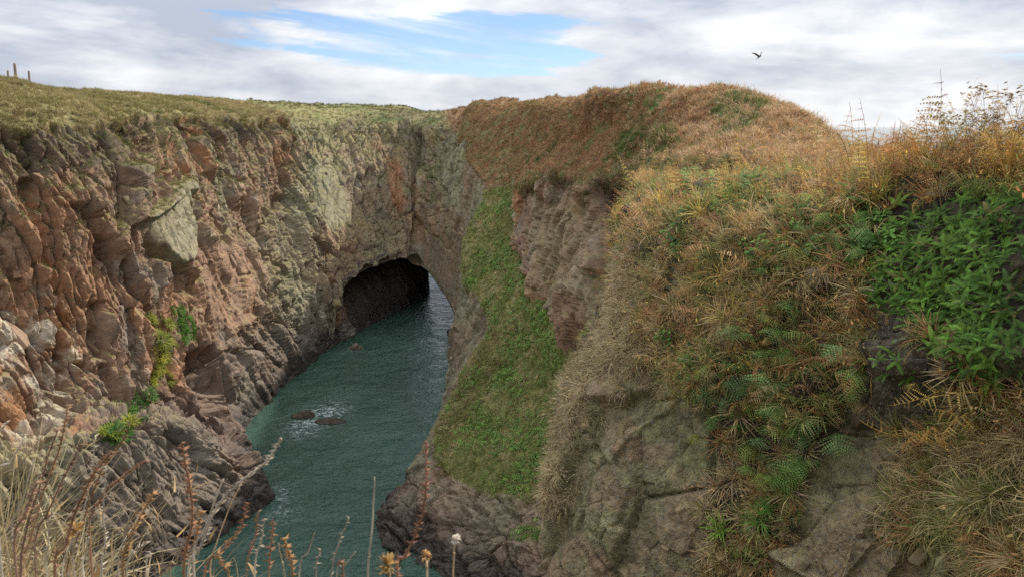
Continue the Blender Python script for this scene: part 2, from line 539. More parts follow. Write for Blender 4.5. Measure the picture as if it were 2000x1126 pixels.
# ------------------------------------------------------------------ left cliff of the inlet
def left_cliff():
    #        base x, y    into-cliff dir   step  lump top z
    cols = [(-33, -8, -1, .1, 0, 9), (-31, 12, -.97, .2, 0, 9), (-29.5, 28, -.92, .35, 1.5, 9.5), (-26, 38, -.9, .42, 5.0, 10.2), (-23.6, 42.5, -.9, .42, 6.4, 9.8),
            (-21.6, 46.5, -.93, .36, 7.0, 8.2), (-20.0, 51.5, -.95, .30, 7.0, 4.2), (-23.6, 56.5, -.97, .22, 3.4, 3.8), (-26.9, 62, -1, .12, 0.6, 7), (-27.3, 70, -1, .05, 0, 9),
            (-26.6, 80, -1, .02, 0, 9), (-25.2, 90.6, -.98, .12, 0, 9), (-23.5, 97, -.9, .35, 0, 9)]
    prof = [(-3, -.6), (0, 0), (.5, .7), (1, 1.5), ('s', 2.3), (17, 4.3), (23, 6.0), (28.2, 8.2), (30.6, 11.5), (33.9, 24), (33.5, 70)]
    grid = [[] for _ in prof]
    for bx, by, nx, ny, st, top in cols:
        for r, (z, d) in enumerate(prof):
            if r == 2: zz, dd = top * .5, .8 + st * .12
            elif r == 3: zz, dd = top, 1.5 + st * .3
            elif r == 4: zz, dd = max(top + 1.0, 5), 2.3 + st
            elif r > 4: zz, dd = z, d + st
            else: zz, dd = z, d
            if r in (7, 8): zz += .9 + 1.2 * float(smooth(np.array(by), 40, 72)) * (1 if r == 7 else .5)
            if r >= 5: dd -= st * (r - 4) * 0.12 if r < 9 else st * .6
            grid[r].append((bx + nx * dd, by + ny * dd, zz))
    # the crest follows the photographed skyline
    L = Loft(grid, 2.0, hid_rows=(0, 9), hid_cols=(0,))
    p, px, py = L.P, L.px, L.py
    rim = L.R + 1.0 * fbm(p, 6.0, 5, 61, .6)
    turf = smooth(rim, 7.0, 7.4)
    turf = np.maximum(turf, 0)
    cleft = polymask(px, py, [(375, 690), (420, 680), (470, 780), (455, 830), (400, 790)], 14)
    slab = polymask(px, py, [(265, 430), (300, 370), (365, 350), (375, 430), (372, 500), (335, 528), (290, 480)], 7)
    slab2 = polymask(px, py, [(385, 480), (470, 465), (520, 520), (500, 640), (430, 640), (395, 560)], 12)
    outb = polymask(px, py, [(228, 330), (300, 300), (318, 400), (250, 440)], 10)
    warp = np.stack([fbm(p, 16, 2, 501), fbm(p, 16, 2, 502), fbm(p, 16, 2, 503)], 1) * 3.5
    dis, cA, cB = rock_relief(p + warp, 1.0, 1)
    dis2, cA2, cB2 = rock_relief(p + warp, 1.0, 2, .9, BED_V)
    sw = smooth(fbm(p, 13, 2, 507), -.16, -.04)
    dis, cA, cB = dis * (1 - sw) + dis2 * sw, cA * (1 - sw) + cA2 * sw, cB * (1 - sw) + cB2 * sw
    dis = dis * (1 - 0.72 * np.maximum(slab, slab2 * .7))
    dis += slab * 1.3 + outb * 1.5 - cleft * 3.4
    for (x1, y1, x2, y2, wd, dp) in ((150, 400, 330, 660, 16, 1.3), (60, 350, 75, 520, 13, 1.0), (560, 380, 600, 560, 14, 1.2), (190, 590, 200, 700, 12, 1.0), (365, 380, 385, 600, 10, .9),
                                     (105, 600, 140, 760, 10, .8), (420, 330, 560, 560, 9, .7), (280, 480, 345, 535, 8, 1.5)):
        dd = polymask(px + 14 * fbm(p, 2.5, 3, 77), py, [(x1 - wd, y1), (x1 + wd, y1), (x2 + wd, y2), (x2 - wd, y2)], wd * .6)
        dis -= dd * dp
    dis = dis * (1 - turf) * smooth(L.R, 0.4, 2.2) * .9 + dis * (1 - turf) * .1 + turf_relief(p, 2) * turf
    undercut = blob(L.R, 0 * L.R, 7.1, 0, .22, 1)
    dis -= undercut * 0.7 * (1 - turf)
    dis = despeckle(L, dis)
    L.P = p + L.N * dis[:, None]
    nz = L.normals()[:, 2]
    col = rock_color(p, cA, cB, 5)
    base = fbm(p, 2.2, 4, 33)
    # weathered upper face with soil and thin turf, guano, lichen slabs, tidal band
    col = lerp(col, ORANGE * 1.05, polymask(px, py, [(0, 330), (160, 330), (230, 560), (170, 720), (0, 640)], 50) * .5)
    col = lerp(col, LICH * 1.12, slab * .75)
    col = lerp(col, PINK * 1.15, slab2 * .7)
    col = lerp(col, LICH * .9, polymask(px, py, [(500, 430), (600, 380), (650, 560), (640, 680), (540, 700)], 40) * .65)
    col = lerp(col, np.array([.15, .118, .098]), polymask(px, py, [(150, 860), (230, 800), (330, 765), (470, 800), (560, 960), (540, 1126), (100, 1200)], 25) * .75)  # shade on the low rock shelf, painted into its colour
    col = lerp(col, np.array([.17, .14, .115]), polymask(px, py, [(380, 700), (600, 600), (680, 690), (480, 860), (400, 800)], 40) * .6)  # lower face by the water darkened in colour for shade
    up = smooth(L.R + .8 * base, 5.7, 6.9)
    col = lerp(col, lerp(SOIL * 1.4, OLIVE * 1.1, smooth(base, -.2, .2)), up * smooth(nz + .4 * base, .12, .5) * .85)
    col = lerp(col, OLIVE, smooth(nz + .35 * base, .55, .85) * .8 * smooth(p[:, 2], 6, 12))
    gu = polymask(px, py, [(0, 600), (60, 560), (150, 600), (165, 700), (130, 800), (40, 860), (0, 840)], 26)
    col = lerp(col, GUANO * .85, gu * smooth(fbm(p, 1.6, 5, 71) + .1 * nz, -.05, .2) * .85)
    col = lerp(col, GUANO * .95, polymask(px, py, [(628, 560), (655, 570), (650, 640), (635, 660)], 8) * smooth(base, -.1, .1) * .8)
    rim_soil = np.exp(-((rim - 6.85) / .22) ** 2)
    col = lerp(col, SOIL, rim_soil * .75)
    tcol = lerp(OLIVE * 1.1, STRAW * .85, smooth(fbm(p, 7, 4, 81), -.15, .25))
    col = lerp(col, tcol, turf)
    tide = smooth(p[:, 2] + 1.4 * base, 3.6, 1.0)
    col = lerp(col, WET, tide * .9)
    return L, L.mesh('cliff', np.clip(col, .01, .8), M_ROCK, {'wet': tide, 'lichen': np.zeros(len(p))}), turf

LA, OB_A, TURF_A = left_cliff()
structure(OB_A, 'tall pink and grey rock cliff with turf rim along the inlet')

# ------------------------------------------------------------------ back headland: far wall, cave roof and the arch
def along(q, dy, z):
    return np.array([q[0] * (q[1] + dy) / q[1], q[1] + dy, z])

def headland():
    #      crest(px,py,Y)     rim            upper           mid             lip            kind
    cols = [((385, 191, 128), (450, 240, 122), (480, 330, 116), (510, 450, 112), (545, 730, 104), 0),
            ((545, 206, 122), (550, 246, 112), (560, 330, 106), (575, 450, 101), (604, 730, 91), 0),
            ((615, 210, 126), (610, 246, 114), (615, 330, 106), (628, 450, 99), (646, 676, 90.5), 0),
            ((660, 213, 128), (655, 246, 116), (652, 330, 108), (655, 450, 101), (658, 600, 92.5), 0),
            ((700, 214, 129), (697, 244, 118), (695, 330, 111), (692, 440, 104), (688, 546, 96.5), 0),
            ((745, 215, 130), (742, 240, 119), (742, 330, 113), (742, 430, 108), (742, 516, 102), 0),
            ((795, 217, 130), (792, 240, 119), (795, 330, 115), (797, 420, 111), (800, 502, 106), 0),
            ((830, 219, 128), (826, 245, 117), (822, 330, 114), (817, 420, 111), (817, 522, 107), 1),
            ((862, 219, 124), (858, 250, 112), (848, 340, 108), (840, 430, 106), (836, 538, 104), 1),
            ((890, 215, 118), (885, 260, 107), (872, 345, 103), (866, 440, 101), (865, 586, 98), 1),
            ((925, 212, 112), (915, 275, 101), (898, 350, 97), (892, 450, 96), (892, 652, 93.5), 1),
            ((965, 208, 106), (945, 290, 96), (925, 370, 90), (918, 470, 89), (916, 760, 84), 0),
            ((1010, 205, 100), (990, 300, 90), (965, 390, 83), (955, 490, 82), (950, 800, 80), 0)]
    rows = [[] for _ in range(12)]
    for crest, rim, upp, mid, lip, k in cols:
        c, r, u, m, l = W(*crest), W(*rim), W(*upp), W(*mid), W(*lip)
        if k:   # open window: underside rises steeply, shaped so sky reflects on the water
            tail = [along(l, 30, l[2] + 22), along(l, 20, l[2] + 14), along(l, 11, l[2] + 6), along(l, 4, l[2] + 1.6)]
        else:   # closed cave: roof dips to the inner wall and under water
            tail = [along(l, 30, -3), along(l, 24, l[2] * .6), along(l, 14, l[2] + .8), along(l, 5, l[2] + 1.3)]
        pts = tail + [l, lerp(l, m, .45), m, u, r, c, along(c, 24, 31.5), along(c, 42, 22 if k else -3)]
        for i, q in enumerate(pts):
            rows[i].append(q)
    L = Loft(rows, 1.9, hid_rows=(0, 1, 9, 10), hid_cols=())
    p, px, py = L.P, L.px, L.py
    n1 = fbm(p, 2.2, 4, 35); n2 = fbm(p, 6, 4, 36)
    turf = smooth(L.R + .5 * n2, 7.95, 8.35)
    dis, cA, cB = rock_relief(p, 1.0, 3, 0.8, BED_B)
    flat = polymask(px, py, [(598, 320), (665, 320), (690, 430), (640, 455), (600, 440)], 12)
    dis *= (1 - .6 * flat) * np.where(L.R < 4, .6, .75)
    crack = polymask(px + 5 * n1, py, [(808, 260), (816, 260), (818, 520), (806, 520)], 5)
    crack2 = polymask(px + 6 * n1, py, [(840, 300), (850, 300), (825, 480), (815, 480)], 5)
    dis -= crack * 1.6 + crack2 * .6
    win = np.maximum(smooth(px, 790, 815), .05 * smooth(px, 640, 670)) * smooth(px, 935, 905) * smooth(L.R, 6.2, 4.9)
    dis += 2.2 * fbm(p, 4.0, 3, 515) * smooth(px, 640, 680) * smooth(px, 812, 795) * np.exp(-((L.R - 4.1) / .8) ** 2)
    dis = dis * (1 - .85 * win) - np.where(px < 800, 1.6, .75) * win * smooth(L.R, 3.0, 4.0)
    dis = dis * (1 - turf) + turf_relief(p, 5) * turf
    dis = despeckle(L, dis)
    L.P = p + L.N * dis[:, None]
    nz = L.normals()[:, 2]
    col = rock_color(p, cA, cB, 9)
    col = lerp(col, LICH, .35)
    col = lerp(col, LICH * 1.05, flat * .7)
    col = lerp(col, np.array([.36, .16, .085]), polymask(px + 10 * n1, py, [(755, 310), (775, 300), (795, 400), (785, 420), (765, 400)], 9) * .8)
    col = lerp(col, np.array([.25, .15, .10]), polymask(px, py, [(600, 470), (700, 450), (720, 510), (660, 560)], 25) * .6)
    col = lerp(col, GREENG, polymask(px, py, [(830, 300), (860, 300), (850, 390), (825, 400)], 14) * .6 * smooth(n1, -.2, .2))
    col = lerp(col, GUANO * .9, (blob(px, py, 733, 480, 12, 9) + blob(px, py, 890, 455, 9, 22) + blob(px, py, 640, 590, 9, 40)) * smooth(n1, 0, .25) * .9)
    col = lerp(col, OLIVE, smooth(nz + .35 * n1, .45, .8) * .7)
    up = smooth(L.R + .7 * n1, 7.0, 8.0)
    col = lerp(col, lerp(SOIL * 1.6, OLIVE * 1.1, smooth(n1, -.25, .2)), up * .6)
    right = smooth(px, 855, 890)
    tcol = lerp(OLIVE * 1.1, GREENG, smooth(n2, -.1, .3))
    tcol = lerp(tcol, RUST * 1.2, right * .8)
    tcol = lerp(tcol, SOIL, blob(px, py, 790, 225, 45, 14) * .6)
    col = lerp(col, tcol, turf)
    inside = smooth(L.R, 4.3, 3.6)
    col = lerp(col, np.array([.055, .045, .037]), inside * .85)  # cave roof's shade painted into the rock colour
    tide = smooth(p[:, 2] + 1.2 * n1, 3.0, .8)
    col = lerp(col, WET, tide * .9)
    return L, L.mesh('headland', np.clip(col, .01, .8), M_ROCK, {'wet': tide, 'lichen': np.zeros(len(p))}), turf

LB, OB_B, TURF_B = headland()
structure(OB_B, 'rock headland with a sea cave and a natural arch under its turf')

def cave_wall():
    base = [(-27.5, 84), (-25.2, 91), (-22.8, 100), (-20.0, 108), (-17.6, 114), (-15.8, 120), (-15.3, 123), (-16.5, 127), (-25, 131)]
    rows = []
    for z, d in ((-3, -.6), (0, 0), (2.5, 1.3), (5.5, 2.8), (9, 5), (15, 9)):
        rows.append([(x - d * (.9 if y < 112 else .12), y + d * .25, z) for x, y in base])
    L = Loft(rows, 2.2, hid_rows=(0,), hid_cols=(7,))
    p = L.P
    n1 = fbm(p, 2.0, 4, 45)
    dis, cA, cB = rock_relief(p, .5, 6, .7)
    L.P = p + L.N * (dis * smooth(L.px, 848, 815))[:, None]
    col = lerp(rock_color(p, cA, cB, 15), np.array([.055, .045, .037]), .85)  # darkness of the cave put into the wall colour
    tide = smooth(p[:, 2] + 1.2 * n1, 3.4, 1.0)
    col = lerp(col, WET, tide * .9)
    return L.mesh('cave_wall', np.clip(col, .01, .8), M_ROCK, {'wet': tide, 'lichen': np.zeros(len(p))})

structure(cave_wall(), 'rock wall inside the sea cave with shade in its colour')

# ------------------------------------------------------------------ grassy promontory
def promontory():
    #         L edge         m1             m2             R edge           water base (x, y)
    rows = [((915, 212, 112), (975, 207, 104), (1040, 201, 94), (1110, 195, 82), (-8, 112)),
            ((893, 300, 102), (950, 298, 92), (1010, 292, 84), (1080, 285, 74), (-8.5, 98)),
            ((928, 350, 84), (955, 350, 80), (985, 345, 77), (1040, 340, 71), (-7.6, 86)),
            ((920, 400, 78), (945, 400, 75.5), (975, 400, 73), (1025, 400, 69), (-7.2, 80)),
            ((905, 480, 72.5), (935, 480, 70.5), (970, 480, 68.5), (1015, 485, 65.5), (-7.4, 74)),
            ((896, 560, 68), (935, 565, 65), (990, 570, 61), (1060, 580, 55.5), (-7.7, 69)),
            ((905, 640, 63), (950, 645, 59.5), (1020, 650, 55), (1110, 665, 48), (-8.2, 64)),
            ((882, 755, 57), (945, 750, 54.5), (1020, 745, 51.5), (1125, 740, 46.5), (-9.2, 58)),
            ((848, 850, 52.3), (920, 845, 50.5), (1010, 840, 48), (1125, 830, 44.5), (-9.8, 53)),
            ((858, 900, 49.5), (925, 905, 47.3), (1010, 900, 45.5), (1125, 890, 43), (-10.3, 50.6)),
            ((880, 945, 47), (945, 970, 44.8), (1010, 965, 43.4), (1125, 950, 41), (-10.8, 48.2)),
            ((850, 1000, 45.3), (930, 1030, 42.6), (1010, 1020, 41.6), (1125, 1000, 39.6), (-10.8, 46.6)),
            ((815, 1095, 43), (915, 1105, 40.6), (1010, 1090, 40.0), (1125, 1070, 38.2), (-8.2, 43)),
            ((805, 1220, 40), (915, 1260, 37.6), (1010, 1240, 37.8), (1125, 1200, 36.5), (-8, 39.5))]
    grid = []
    first = None
    for L_, m1, m2, R_, wb in rows:
        l = W(*L_)
        base = np.array([wb[0], wb[1], 0.0])
        base[2] = 0
        mid = lerp(base, l, .55); mid[0] -= .5
        r = W(*R_)
        grid.append([base + [-.4, 0, -3], base, mid, l, W(*m1), W(*m2), r, r + ([7, -1.5, 3] if len(grid) > 4 else [6, -1, -2.5])])
    back = [q + np.array([1, 24, -1.0]) for q in grid[0]]
    grid = [back] + grid
    L = Loft(grid, 2.1, hid_rows=(0,), hid_cols=(0,), flip=True)
    p, px, py = L.P, L.px, L.py
    n1 = fbm(p, 2.0, 4, 51); n2 = fbm(p, 6, 4, 52)
    wob = 12 * fbm(p, 1.5, 3, 53)
    green = polymask(px + wob, py + wob, [(950, 372), (1003, 365), (1010, 480), (1060, 560), (1125, 660), (1130, 960), (1060, 975), (960, 968), (885, 935), (850, 890), (845, 850), (880, 765), (915, 700), (960, 640), (935, 575), (900, 560), (905, 470)], 9)
    brown = polymask(px + wob, py + wob, [(880, 150), (1200, 150), (1200, 340), (1015, 360), (955, 372), (925, 330), (880, 270)], 14)
    front = smooth(L.R, 12.0, 12.6) * polymask(px, py, [(1020, 960), (1090, 960), (1090, 1060), (1010, 1050)], 12)
    veg = np.clip(green + brown + front, 0, 1)
    veg = np.where((L.R < 1.2), np.maximum(veg, smooth(L.C, 2.2, 3)), veg)
    dis, cA, cB = rock_relief(p + 2.0 * np.stack([fbm(p, 6, 3, 514), fbm(p, 6, 3, 516), fbm(p, 6, 3, 517)], 1), 1.0, 7, .62, BED_M)
    low = smooth(L.R, 10.3, 11.2)
    dis = dis * (.62 + .38 * low) * (1 - veg) * smooth(L.C, 0, 1.2) - .7 * (1 - veg) * smooth(L.R, 9.5, 8.5) * smooth(L.C, 4, 3) + (turf_relief(p, 8, .8) + .45 * np.abs(fbm(p, 1.3, 3, 521))) * veg
    dis = despeckle(L, dis)
    L.P = p + L.N * dis[:, None]
    col = rock_color(p, cA, cB, 21)
    col = lerp(col, np.array([.26, .195, .135]), low * .6)
    col = lerp(col, LICH * 1.1, smooth(n2 + .3 * n1, .0, .3) * .6)
    col = lerp(col, np.array([.20, .185, .12]), smooth(L.R, 10.5, 9.5) * .6)
    g = lerp(np.array([.16, .18, .055]), np.array([.25, .225, .09]), smooth(n1 + n2, -.2, .35))
    col = lerp(col, g, green)
    col = lerp(col, lerp(RUST, OLIVE, smooth(n1, -.1, .3)), brown)
    col = lerp(col, g, front)
    tide = smooth(p[:, 2] + 1.3 * n1, 3.0, .7)
    col = lerp(col, WET, tide * .9 * (1 - veg))
    return L, L.mesh('promontory', np.clip(col, .01, .8), M_ROCK, {'wet': tide, 'lichen': np.zeros(len(p))}), green, brown, front

LG, OB_G, GREEN_G, BROWN_G, FRONT_G = promontory()
structure(OB_G, 'steep green grassy promontory with a rocky foot in the sea')

# ------------------------------------------------------------------ rock wall and bracken mound on the near ridge
def ridge():
    #     crest           mound mid        wall top        wall mid        wall foot
    cols = [((1050, 201, 100), (1055, 290, 86), (1040, 365, 76), (1035, 440, 76), (1030, 520, 76)),
            ((1062, 199, 88), (1050, 285, 77), (1010, 372, 66.5), (1006, 430, 66), (1002, 492, 65)),
            ((1118, 198, 70), (1095, 275, 65), (1062, 345, 58), (1056, 450, 57), (1050, 580, 55.5)),
            ((1185, 181, 54), (1160, 262, 55), (1135, 350, 50), (1122, 480, 49), (1108, 668, 47.6)),
            ((1275, 181, 49), (1230, 245, 47), (1200, 347, 43), (1184, 500, 41.5), (1172, 730, 40)),
            ((1360, 184, 46), (1300, 250, 40), (1262, 338, 36.5), (1245, 500, 35.5), (1235, 760, 34.5)),
            ((1452, 190, 43), (1380, 255, 35), (1335, 330, 29), (1310, 480, 28.5), (1300, 760, 28)),
            ((1525, 220, 39), (1460, 265, 30), (1425, 325, 24), (1400, 480, 23.5), (1400, 760, 23)),
            ((1588, 268, 35), (1550, 295, 27), (1520, 335, 20.5), (1500, 480, 20), (1500, 760, 20)),
            ((1640, 318, 31), (1625, 325, 23), (1600, 355, 17.5), (1600, 480, 17), (1600, 760, 17)),
            ((1720, 330, 26), (1705, 360, 20), (1690, 390, 15.5), (1690, 500, 15), (1690, 760, 15)),
            ((1900, 385, 20), (1880, 405, 16), (1860, 430, 13), (1860, 520, 12.5), (1860, 760, 12)),
            ((2300, 440, 15), (2300, 470, 12), (2300, 500, 10), (2300, 600, 9.5), (2300, 800, 9))]
    rows = [[] for _ in range(9)]
    for crest, mm, tp, md, ft in cols:
        c, m, t_, d_, f_ = W(*crest), W(*mm), W(*tp), W(*md), W(*ft)
        pts = [f_ + [2, 1, -7], f_, lerp(f_, d_, .5) + [-.3, -.2, 0], d_, t_, lerp(t_, m, .45), m, c, c + [6, 26, -9]]
        for i, q in enumerate(pts):
            rows[i].append(q)
    L = Loft(rows, 2.25, hid_rows=(0, 7), hid_cols=())
    p, px, py = L.P, L.px, L.py
    n1 = fbm(p, 1.8, 4, 55); n2 = fbm(p, 6, 4, 56)
    turf = smooth(L.R + .45 * n2 + .3 * n1, 3.82, 4.12)
    warp = np.stack([fbm(p, 7, 3, 511), fbm(p, 7, 3, 512), fbm(p, 7, 3, 513)], 1) * 3.0
    dis, cA, cB = rock_relief(p + warp, 1.0, 12, .75, BED_M)
    recess = polymask(px, py, [(1150, 530), (1178, 530), (1180, 600), (1150, 600)], 5)
    seam = polymask(px + 6 * n1, py, [(1160, 360), (1185, 360), (1195, 560), (1165, 560)], 8)
    dis = dis * .8 - recess * 1.3 - seam * 1.0
    und = np.exp(-((L.R - 3.75) / .13) ** 2) * smooth(px, 1140, 1180)
    dis = dis * (1 - turf) - und * .8 * (1 - turf) + turf_relief(p, 13, .8) * turf
    dis = despeckle(L, dis)
    L.P = p + L.N * dis[:, None]
    nz = L.normals()[:, 2]
    col = rock_color(p, cA, cB, 31)
    col = col * 1.3
    col = lerp(col, np.array([.31, .255, .14]), polymask(px, py, [(1030, 400), (1150, 380), (1170, 640), (1110, 640), (1040, 560)], 25) * .6)
    col = lerp(col, np.array([.19, .115, .09]), seam * .8)
    col = lerp(col, np.array([.27, .15, .095]), polymask(px, py, [(1090, 560), (1130, 570), (1150, 680), (1100, 660)], 12) * .7)
    col = lerp(col, OLIVE, smooth(nz + .35 * n1, .5, .8) * .7)
    col = lerp(col, SOIL, und * .8)
    tcol = lerp(RUST, lerp(OLIVE, GREENG, smooth(n2, -.1, .2)), smooth(n1 + .6 * n2, -.05, .3))
    col = lerp(col, tcol, turf)
    return L, L.mesh('ridge', np.clip(col, .01, .8), M_ROCK, {'wet': np.zeros(len(p)), 'lichen': np.zeros(len(p))}), turf

LM, OB_M, TURF_M = ridge()
structure(OB_M, 'rock wall rising to a rounded mound under brown bracken')

# ------------------------------------------------------------------ near buttress
def buttress():
    tab = [  # rows top to bottom: (px, py, Y) per column
        [(1262, 355, 20), (1335, 355, 17), (1450, 362, 14), (1580, 362, 12), (1700, 358, 10.5), (1820, 352, 9.3), (1950, 345, 8.3), (2200, 340, 7.0)],
        [(1222, 420, 17), (1290, 415, 14.6), (1420, 415, 12.4), (1560, 415, 10.9), (1690, 410, 9.6), (1820, 410, 8.6), (1950, 410, 7.7), (2200, 410, 6.5)],
        [(1202, 520, 15.5), (1270, 515, 13.4), (1400, 510, 11.4), (1550, 510, 10.1), (1680, 510, 8.9), (1820, 510, 8.0), (1950, 510, 7.2), (2200, 510, 6.1)],
        [(1190, 600, 15.1), (1250, 600, 13.0), (1380, 600, 11.0), (1540, 600, 9.8), (1670, 600, 8.7), (1820, 600, 7.7), (1950, 600, 6.9), (2200, 600, 5.8)],
        [(1128, 720, 14.7), (1220, 720, 12.6), (1360, 720, 10.6), (1520, 720, 9.5), (1655, 715, 8.2), (1810, 715, 7.2), (1950, 720, 6.6), (2200, 720, 5.5)],
        [(1092, 850, 14.2), (1180, 850, 12.2), (1340, 850, 10.6), (1500, 850, 9.5), (1640, 850, 8.6), (1800, 850, 7.7), (1950, 850, 6.8), (2200, 850, 5.6)],
        [(1080, 1000, 13.7), (1160, 1000, 11.9), (1320, 1000, 10.4), (1490, 1000, 9.2), (1620, 1000, 8.3), (1790, 1000, 7.3), (1950, 1000, 6.3), (2200, 1000, 5.2)],
        [(1072, 1126, 13.2), (1150, 1126, 11.7), (1310, 1126, 10.2), (1480, 1126, 9.0), (1610, 1126, 8.1), (1780, 1126, 7.1), (1950, 1126, 6.0), (2200, 1126, 4.9)],
        [(1066, 1260, 12.9), (1145, 1260, 11.4), (1300, 1260, 10.0), (1470, 1260, 8.8), (1600, 1260, 7.9), (1770, 1260, 6.9), (1950, 1260, 5.8), (2200, 1260, 4.7)]]
    rows = []
    for r in tab[::-1]:
        q = [W(*c) for c in r]
        q.append(q[-1] + np.array([1.6, -1.6, .1]))
        rows.append([q[0] + [2.5, 6.5, -.5], q[0] + [.3, 2.0, 0]] + q)
    low = [v + np.array([-3, -1, -22.0]) for v in rows[0]]
    top = [v + np.array([.6, 3.0, -.9]) for v in rows[-1]]
    rows = [low] + rows + [top]
    L = Loft(rows, 2.5, hid_rows=(0,), hid_cols=(0,))
    p, px, py = L.P, L.px, L.py
    n1 = fbm(p, .6, 4, 65); n2 = fbm(p, 2.0, 4, 66)
    wob = 22 * fbm(p, .7, 3, 67)
    X, Y_ = px + wob, py + wob
    rocks = [polymask(X, Y_, [(1120, 810), (1165, 740), (1240, 700), (1330, 760), (1400, 900), (1385, 960), (1370, 1126), (1340, 1200), (1090, 1200), (1100, 1000)], 16),
             polymask(X, Y_, [(1630, 690), (1780, 680), (1860, 715), (1850, 790), (1790, 850), (1650, 820)], 12),
             polymask(X, Y_, [(1590, 860), (1720, 840), (1760, 880), (1740, 960), (1690, 1040), (1560, 1060), (1570, 960)], 12),
             polymask(X, Y_, [(1520, 1040), (1640, 1040), (1800, 1070), (1900, 1060), (1900, 1200), (1520, 1200)], 14),
             polymask(X, Y_, [(1680, 590), (1780, 580), (1800, 660), (1700, 680)], 12),
             polymask(X, Y_, [(1065, 860), (1110, 850), (1115, 1200), (1060, 1200)], 8)]
    rock = np.clip(sum(rocks), 0, 1)
    k = .30
    o1, cA, c1 = blocks(p, (.75, 1.6, 9.0), rotmat(math.radians(4), math.radians(-9), .6), .42, 401, tilt=.7, groove=.5, gw=.022, warp=.10, ease=.045)
    o2, cB, c2 = blocks(p, (.30, .7, 4.0), rotmat(.05, -.16, .6), .13, 402, tilt=.9, groove=.6, gw=.03, warp=.12, ease=.025)
    o3 = fbm(p, .30, 6, 403, .75) * .12
    big = fbm(p, 3.0, 3, 404) * .45
    ledge = smooth(X, 1600, 1700) * np.exp(-((Y_ - 690) / 30) ** 2) * .15
    hollow = polymask(px, py, [(1570, 560), (1660, 560), (1640, 830), (1580, 860)], 25) * .35
    dis = big + (o1 + o2) * (.35 + .65 * rock) + o3 + ledge - hollow
    dis += (1 - rock) * np.abs(n1) * .25
    dis = despeckle(L, dis)
    L.P = p + L.N * dis[:, None]
    col = lerp(np.array([.37, .285, .16]), np.array([.35, .315, .16]), smooth(n2, -.1, .2))
    col = lerp(col, np.array([.38, .25, .145]), smooth(fbm(p, 1.1, 4, 69) + .5 * (cA - .5), .0, .3) * .8)
    col = lerp(col, np.array([.28, .28, .115]), smooth(fbm(p, .9, 4, 70), .05, .3) * .6)
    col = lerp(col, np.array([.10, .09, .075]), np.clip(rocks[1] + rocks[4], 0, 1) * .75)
    col *= (.74 + .22 * cB)[:, None] * (1 + .35 * fbm(p, .25, 4, 405, .7))[:, None]
    soil = lerp(np.array([.055, .045, .03]), np.array([.085, .075, .035]), smooth(n1, -.2, .3))  # soil, kept dark so gaps between the plants look shaded
    col = lerp(soil, col, rock)
    return L, L.mesh('buttress', np.clip(col, .01, .7), M_ROCK_NEAR, {'wet': np.zeros(len(p)), 'lichen': rock * 1.0}), rock

LD, OB_D, ROCK_D = buttress()
structure(OB_D, 'steep overgrown rock buttress hung with ferns and grasses')

# ------------------------------------------------------------------ bank the photographer stands on
def bank():
    xs = np.linspace(-9, 7, 120); ys = np.linspace(-14, 4.6, 130)
    X, Y = np.meshgrid(xs, ys)
    P = np.stack([X.ravel(), Y.ravel(), 0 * X.ravel()], 1)
    edge = 2.75 + .55 * smooth(-P[:, 0], .6, 2.6) + .5 * smooth(-P[:, 0], 3, 6) - .5 * smooth(P[:, 0], 0, 3)
    over = np.maximum(P[:, 1] - edge + .7, 0)
    z = 28.02 + .30 * smooth(-P[:, 0], .8, 3.0) + .1 * fbm(P, 1.3, 4, 3) - 2.1 * over ** 1.7 - .06 * np.maximum(P[:, 1], 0)
    P[:, 2] = np.maximum(z, 18)
    idx = np.arange(X.size).reshape(X.shape)
    q = np.stack([idx[:-1, :-1], idx[:-1, 1:], idx[1:, 1:], idx[1:, :-1]], -1).reshape(-1, 4)
    me = bpy.data.meshes.new('ground')
    build(me, P, q)
    n1 = fbm(P, .8, 4, 8)
    setcol(me, 'col', lerp(np.array([.12, .09, .045]), np.array([.2, .16, .07]), smooth(n1, -.2, .3)))
    me.materials.append(M_ROCK_NEAR)
    ob = bpy.data.objects.new('ground', me)
    COL.objects.link(ob)
    return structure(ob, 'grassy cliff top bank where dry stems grow'), P, edge

OB_E, BANK_P, BANK_EDGE = bank()

# ================================================================== plants
def foliage_material(name, source, trans=0.25, rough=0.7):
    m = bpy.data.materials.new(name)
    m.use_nodes = True
    t = NT(m.node_tree)
    oi = t.n('ShaderNodeObjectInfo')
    if source == 'tint':
        base = t.n('ShaderNodeAttribute', attribute_name='tint', attribute_type='INSTANCER').outputs['Color']
    else:
        base = oi.outputs['Color']
    pos = t.n('ShaderNodeNewGeometry').outputs['Position']
    nz = t.noise(pos, 9.0, 2, 0.6)
    k = t.n('ShaderNodeMapRange', {'From Min': 0.3, 'From Max': 0.7, 'To Min': 0.62, 'To Max': 1.38, 'Value': nz}).outputs[0]
    k = t.math('MULTIPLY', k, t.math('ADD', 0.78, t.math('MULTIPLY', oi.outputs['Random'], 0.44)))
    lv = t.n('ShaderNodeAttribute', attribute_name='leaf').outputs['Color']
    c = t.mix(1.0, base, lv, 'MULTIPLY')
    c = t.mix(1.0, c, t.n('ShaderNodeCombineColor', {0: k, 1: k, 2: k}).outputs[0], 'MULTIPLY')
    d = t.n('ShaderNodeBsdfPrincipled', {'Base Color': c, 'Roughness': rough})
    d.inputs['Specular IOR Level'].default_value = 0.25
    tr = t.n('ShaderNodeBsdfTranslucent', {'Color': c})
    mx = t.n('ShaderNodeMixShader', {0: trans, 1: d.outputs[0], 2: tr.outputs[0]})
    o = t.n('ShaderNodeOutputMaterial')
    t.link(mx.outputs[0], o.inputs[0])
    return m

